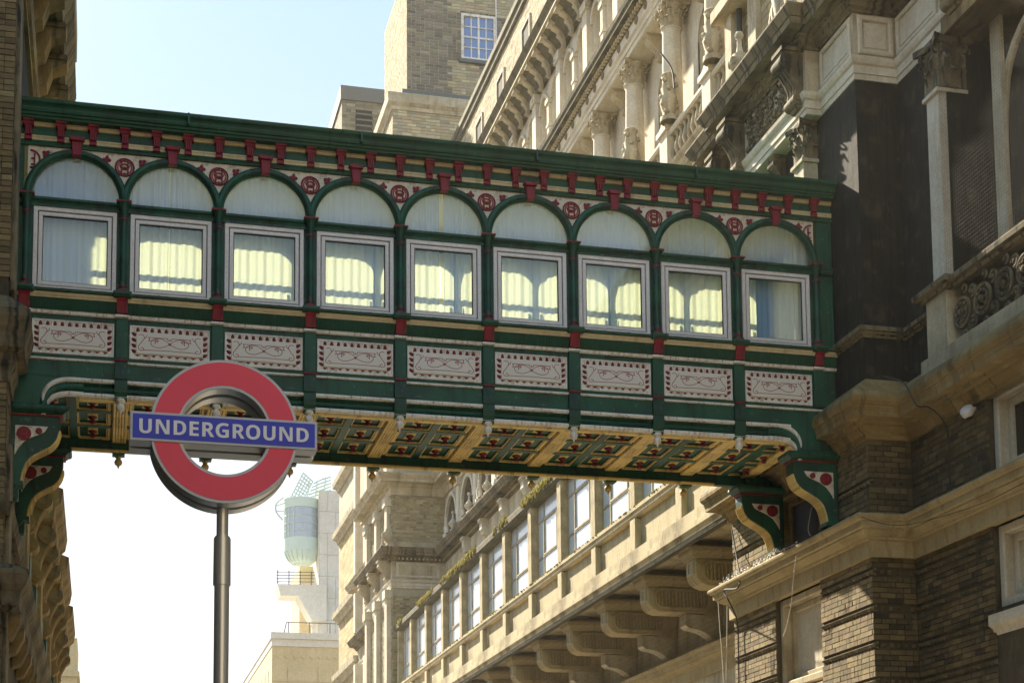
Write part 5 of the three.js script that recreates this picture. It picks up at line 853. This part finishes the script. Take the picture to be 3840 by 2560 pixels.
// ------------------------------------------------------------------ left side of the street
const XL1 = -1.17;
{
  const t = thing('brick_terrace', 'dark brick terrace with stone cornices holding one end of the footbridge', 'building', [-4, 0, -10]);
  const XB = -2.1, LP = (z1) => [[XL1, z1], [XL1, -20.1], [XB, -20.1], [XB, 6]];
  part('wall', [bx(-9, XL1 - 0.02, 0, 14.4, -20.12, -26)], M.mortar, t); part('near_wall', bx(-9, XB, 0, 14.4, 6, -20.1), M.mortar, t);
  part('upper_wall', bx(XL1 - 0.1, XL1 + 0.03, 11.9, 13.2, -21.2, -26), M.soot, t);
  part('pale_strip', bx(XL1, XL1 + 0.1, 11.6, 13.0, -23.6, -24.4), M.stone, t);
  const bl = []; for (const [y0, y1] of [[3.8, 7.9], [9.2, 13.0]]) { for (const [u, y, w, h] of bond(XB, XL1, y0, y1, 0.076, 0.228)) bl.push({ axis: 'z', plane: -20.1, u, y, w, h }); for (const [u, y, w, h] of bond(-21, -20.1, y0, y1, 0.076, 0.228)) bl.push({ axis: 'x', plane: XL1, u, y, w, h, t: -0.02 }); }
  brickSheet('brickwork', bl, t);
  part('corner_pier', [rbx(XL1 - 0.05, XL1 + 0.05, 9.1, 13.1, -20.75, -20.25, 0.02)], M.stoneSooty, t);
  part('cornice', sweep([[-0.1, 7.9], [0.03, 7.9], [0.04, 8.02], [0.08, 8.1], [0.09, 8.24], [0.19, 8.28], [0.2, 8.45], [0.23, 8.52], [0.26, 8.64], [0.25, 8.74], [-0.1, 9.05]], LP(-20.9)), M.stoneSooty, t);
  part('architrave', sweep([[-0.1, 13.0], [0.08, 13.0], [0.08, 13.12], [0.12, 13.14], [0.14, 13.3], [-0.1, 13.34]], LP(-26)), M.stoneOchre, t);
  part('frieze', sweep([[-0.1, 13.3], [0.1, 13.3], [0.1, 13.95], [-0.1, 13.95]], LP(-26)), M.stoneOchre, t);
  part('eaves_cornice', sweep([[-0.1, 13.9], [0.16, 13.9], [0.18, 13.96], [0.22, 14.0], [0.24, 14.06], [0.46, 14.08], [0.48, 14.2], [0.51, 14.26], [0.56, 14.36], [0.6, 14.46], [0.58, 14.52], [-0.1, 14.7]], LP(-26)), M.stoneSooty, t);
  part('eaves_block', [bx(-2, XL1 + 0.62, 14.5, 14.95, -22.3, -24.9)], M.stone, t);
  for (let k = 0; k < 7; k++) part('eaves_bracket', [sideX([[0, 0], [-0.42, 0], [-0.4, -0.1], [-0.2, -0.2], [-0.12, -0.45], [0, -0.5]], 0.34, XL1 + 0.1, 14.06, -20.4 - 0.92 * k), bx(XL1 + 0.08, XL1 + 0.5, 14.0, 14.075, -20.2 - 0.92 * k, -20.6 - 0.92 * k)], M.stoneOchre, t);
  part('string', sweep([[-0.1, 6.3], [0.06, 6.3], [0.1, 6.42], [-0.1, 6.5]], LP(-26)), M.stoneSooty, t);
  part('lower_pier', [rbx(XL1 - 0.05, XL1 + 0.06, 0, 7.2, -20.75, -20.25, 0.03)], M.stoneSooty, t);
  part('shop_cornice', sweep([[-0.1, 4.95], [0.05, 4.95], [0.06, 5.1], [0.2, 5.16], [0.22, 5.32], [0.28, 5.4], [0.32, 5.52], [0.3, 5.58], [-0.1, 5.75]], LP(-30)), M.stoneSooty, t);
  for (let k = 0; k < 8; k++) part('shop_bracket', sideX([[0, 0], [-0.2, 0], [-0.19, -0.12], [-0.1, -0.3], [0, -0.34]], 0.3, XL1, 5.16, -20.6 - 1.1 * k), M.stoneOchre, t);
}
{
  const t = thing('stuccoed_terrace', 'ochre stone terrace with scrolled window hoods and green pilasters beyond the footbridge', 'building', [-4, 0, -46]);
  const X = -1.35;
  part('wall', bx(-10, X, 0, 12.4, -26, -50), M.stoneSooty, t);
  part('parapet', bx(-10, X + 0.12, 12.2, 12.7, -26, -50), M.stone, t);
  for (let k = 0; k < 4; k++) {
    const z0 = -25.5 - 6.3 * k, z1 = z0 - 4.5, y = -0.6;
    const h = part('window_hood', sweep([[-0.1, 9.35], [0.1, 9.35], [0.14, 9.55], [0.40, 9.6], [0.42, 9.8], [0.52, 9.9], [0.56, 10.15], [-0.1, 10.4]].map(([a, b]) => [a, b + y]), [[X, z1], [X, z0]]), M.stoneOchre, t);
    for (const z of [z0 - 0.5, z0 - 2.2, z1 + 2.2, z1 + 0.5]) part('hood_console', consoleGeo(1.2, 0.36, 0.36).rotateY(Math.PI).translate(X, 9.55 + y, z), M.stoneOchre, h);
    part('green_pilaster', bx(X, X + 0.1, 2, 7.7, z0 - 0.3, z0 - 0.9), M.green, t);
    part('green_pilaster', bx(X, X + 0.1, 2, 7.7, z1 + 0.8, z1 + 0.2), M.green, t);
    part('stone_pilaster', rbx(X, X + 0.16, 2, 8.2, z0 - 1.3, z0 - 2.0, 0.02), M.stoneOchre, t);
  }
}
{
  const t = thing('pale_end_building', 'pale sunlit stone building with a sloping parapet at the end of the terrace', 'building', [-5, 0, -98]);
  const A = onZ(292, 2392, -95), Bq = onZ(300, 2560, -95);
  part('wall', bx(-14, A[0] - 0.05, 0, A[1], -95, -101), M.farBuff, t); part('parapet', [bx(-14, A[0] + 0.1, A[1] - 2.2, A[1] - 1.9, -94.8, -101.2), bx(-14, A[0] - 0.3, A[1], A[1] + 0.9, -95.4, -100)], M.farBuff, t);
  part('rear_wall', bx(-14, A[0] + 0.6, 0, A[1] - 3.2, -101.3, -112), M.farStone, t);
  part('rear_block', bx(-14, A[0] + 1.1, 0, A[1] - 5.2, -112.3, -120), M.farStone, t);
}
// ------------------------------------------------------------------ ground
M.asphalt = std({ map: stoneTex([0.055, 0.054, 0.052], [0.03, 0.03, 0.03], [0.075, 0.073, 0.07], 0.5, 161, 3, 0), roughness: 0.95 });
M.setts = std({ map: stoneTex([0.30, 0.27, 0.22], [0.18, 0.16, 0.13], [0.36, 0.33, 0.28], 0.5, 165, 3, 0), roughness: 0.9 });
M.paving = std({ map: stoneTex([0.28, 0.26, 0.23], [0.16, 0.15, 0.13], [0.34, 0.32, 0.28], 0.5, 163, 2, 0), roughness: 0.95 });
struct('ground', new THREE.PlaneGeometry(700, 700).rotateX(-Math.PI / 2).translate(0, -0.02, -100), M.asphalt);
struct('road', new THREE.PlaneGeometry(6.4, 150).rotateX(-Math.PI / 2).translate(4.6, -0.012, -60), M.setts);
struct('pavement', [bx(XL1, 1.4, -0.01, 0.0, 8, -128), bx(1.4, 1.55, -0.015, 0.002, 8, -128)], M.paving);
struct('pavement', [bx(7.8, 10.2, -0.02, 0.11, 8, -128)], M.paving);
{ // added unseen front behind the viewer, placed to throw sunlight onto the bridge
  const t = thing('added_bounce_building', 'cream stone building added unseen behind the viewer to throw light back onto the bridge', 'building', [5, 0, 36]);
  part('wall', bx(-30, 40, 0, 24, 34, 40), M.stonePale, t);
  for (let f = 0; f < 5; f++) for (let k = 0; k < 16; k++) part('window', bx(-27.2 + 4.2 * k, -25.6 + 4.2 * k, 2.2 + 4.3 * f, 4.8 + 4.3 * f, 33.9, 33.99), M.darkwin, t);
  for (let f = 1; f < 6; f++) part('string_course', bx(-30, 40, 4.3 * f + 1.2, 4.3 * f + 1.5, 33.7, 33.99), M.stone, t);
}
// ------------------------------------------------------------------ small things on the hotel front
{ // dome camera
  const p = onX(3640, 1545, 10.62), t = thing('dome_camera', 'white dome security camera under the hotel cornice beside the window', 'camera', [10.62, p[1], p[2]]);
  const [x, y, z] = [10.60, p[1], p[2]];
  part('housing', [lathe([[0.0, 0], [0.085, 0], [0.09, 0.03], [0.09, 0.07], [0.075, 0.085], [0, 0.09]], 24).rotateZ(1.0).rotateY(0.5).translate(x, y - 0.02, z)], M.upvc, t);
  part('dome', new THREE.SphereGeometry(0.066, 20, 14).translate(x - 0.012, y - 0.035, z + 0.012), new THREE.MeshPhysicalMaterial({ color: new THREE.Color(0.01, 0.01, 0.01), roughness: 0.06, clearcoat: 1 }), t);
  part('wall_arm', tube([[x + 0.02, y + 0.03, z], [x + 0.08, y + 0.05, z], [10.71, y + 0.05, z]], 0.025, 8, 8), M.upvc, t);
}
const cable = (pts, r, mat, label, cat = 'cable') => solo('cable', tube(pts, r, Math.max(20, pts.length * 8), 5), mat, label, cat);
cable([onX(3315, 1410, 9.78), onX(3395, 1440, 9.72), onX(3440, 1520, 9.70), onX(3480, 1525, 9.95), onX(3545, 1590, 10.5), onX(3560, 1660, 10.66), onX(3562, 1760, 10.66), onX(3568, 1850, 10.66)], 0.010, M.wire, 'black cable wandering down over the hotel main cornice onto the brick wall');
cable([onX(2745, 1985, 10.0), onX(2762, 2080, 9.95), onX(2770, 2200, 9.72), onX(2715, 2215, 9.70), onX(2735, 2255, 9.72), onX(2765, 2330, 9.98), onX(2770, 2450, 10.0), onX(2772, 2560, 10.0), onX(2776, 2680, 10.0)], 0.012, M.wire, 'black cable hanging down the corner of the brick pavilion past the ledge');
cable([onX(2694, 2255, 9.68), onX(2700, 2350, 9.68), onX(2708, 2450, 9.68), onX(2716, 2600, 9.7)], 0.007, M.cord, 'pale cord hanging free below the ledge corner, nearer the gallery', 'cord');
cable([onX(2728, 2270, 9.72), onX(2727, 2380, 9.72), onX(2724, 2560, 9.72), onX(2724, 2620, 9.72)], 0.007, M.cord, 'pale cord hanging straight below the ledge corner beside the brick pier', 'cord');
{ const pts = [onX(2986, 2085, 9.72), onX(2978, 2150, 9.74), onX(2968, 2260, 9.82), onX(2950, 2350, 9.93), onX(2938, 2385, 10.0)], c = new THREE.CatmullRomCurve3(pts.map(p => new THREE.Vector3(...p))), gs = []; for (let k = 0; k < 60; k++) { const p = c.getPoint(k / 59), q = new THREE.SphereGeometry(k % 9 === 4 ? 0.014 : 0.008, 6, 5); q.translate(p.x, p.y, p.z); gs.push(q); } gs.push(tube(pts, 0.004, 30, 4)); solo('bead_chain', gs, M.cord, 'white knotted string slanting from the ledge across the blind window', 'string'); }
cable([onX(3045, 1900, 9.95), onX(3032, 1980, 9.9), onX(3040, 2010, 9.85)], 0.008, M.cord, 'short white cord dangling under the green console in front of the dark window', 'cord');
cable([onX(3232, 1938, 9.69), onX(3300, 1960, 9.72), onX(3390, 1968, 10.3), onX(3520, 1940, 10.36), onX(3700, 1880, 10.36), onX(3840, 1810, 10.36)], 0.005, M.wire, 'thin wire sagging along the hotel string course');
cable([onX(2480, 200, 11.2), onX(2520, 260, 11.3), onX(2530, 330, 11.3)], 0.02, M.wire, 'black cable crossing the cornice above the columns');
{ // pigeon spikes and litter on the ledge under the bridge
  const gs = [], lit = []; for (let k = 0; k < 420; k++) { const z = -21.7 - 3.2 * rnd(), x = R(9.76, 9.98), h = R(0.07, 0.13); const q = new THREE.CylinderGeometry(0.0022, 0.0022, h, 3); q.rotateX(R(-0.5, 0.5)); q.rotateZ(R(-0.5, 0.5)); q.translate(x, 6.81 + h / 2, z); gs.push(q); }
  const m = part('pigeon_spikes', gs, M.metalDark, scene); m.userData = { kind: 'stuff', label: 'strip of thin pigeon spikes on the ledge under the footbridge', category: 'spikes' };
  for (let k = 0; k < 260; k++) { const z = -21.8 - 3.2 * rnd(), s = R(0.006, 0.022), q = new THREE.IcosahedronGeometry(s, 0); q.scale(1, 0.6, 1.3); q.translate(R(9.73, 9.98), 6.80 + s * 0.4, z); lit.push(q); }
  const n = part('ledge_litter', lit, M.white, scene); n.userData = { kind: 'stuff', label: 'white droppings and grit among the spikes on the ledge', category: 'litter' };
}
{ // bird nets
  const net = (A, Bv, Cv, nu, nv, r) => { const gs = [], L = (a, b, s) => a.map((v, i) => v + (b[i] - v) * s), D = Bv.map((v, i) => v + Cv[i] - A[i]); const seg = (p, q) => { const a = new THREE.Vector3(...p), b = new THREE.Vector3(...q), l = a.distanceTo(b), g = new THREE.CylinderGeometry(r, r, l, 3, 1, true); g.applyQuaternion(new THREE.Quaternion().setFromUnitVectors(new THREE.Vector3(0, 1, 0), b.clone().sub(a).normalize())); g.translate((a.x + b.x) / 2, (a.y + b.y) / 2, (a.z + b.z) / 2); gs.push(g); }; for (let k = 0; k <= nu; k++) seg(L(A, Bv, k / nu), L(Cv, D, k / nu)); for (let k = 0; k <= nv; k++) seg(L(A, Cv, k / nv), L(Bv, D, k / nv)); return gs; };
  solo('bird_net', net([10.56, 9.68, -18.76], [10.56, 9.68, -14.5], [10.56, 13.0, -18.76], 80, 62, 0.0008), M.wire, 'fine black bird net stretched over the loggia beside the carved balustrade', 'net');
  solo('bird_net', net([10.12, 8.08, -26.0], [10.12, 8.08, -46.0], [11.66, 6.75, -26.0], 220, 20, 0.002), M.wire, 'fine bird net slung under the concrete gallery around its brackets', 'net');
}
scene.fog = new THREE.FogExp2(new THREE.Color(1.0, 0.93, 0.78), 0.0009);
renderer.render(scene, camera);
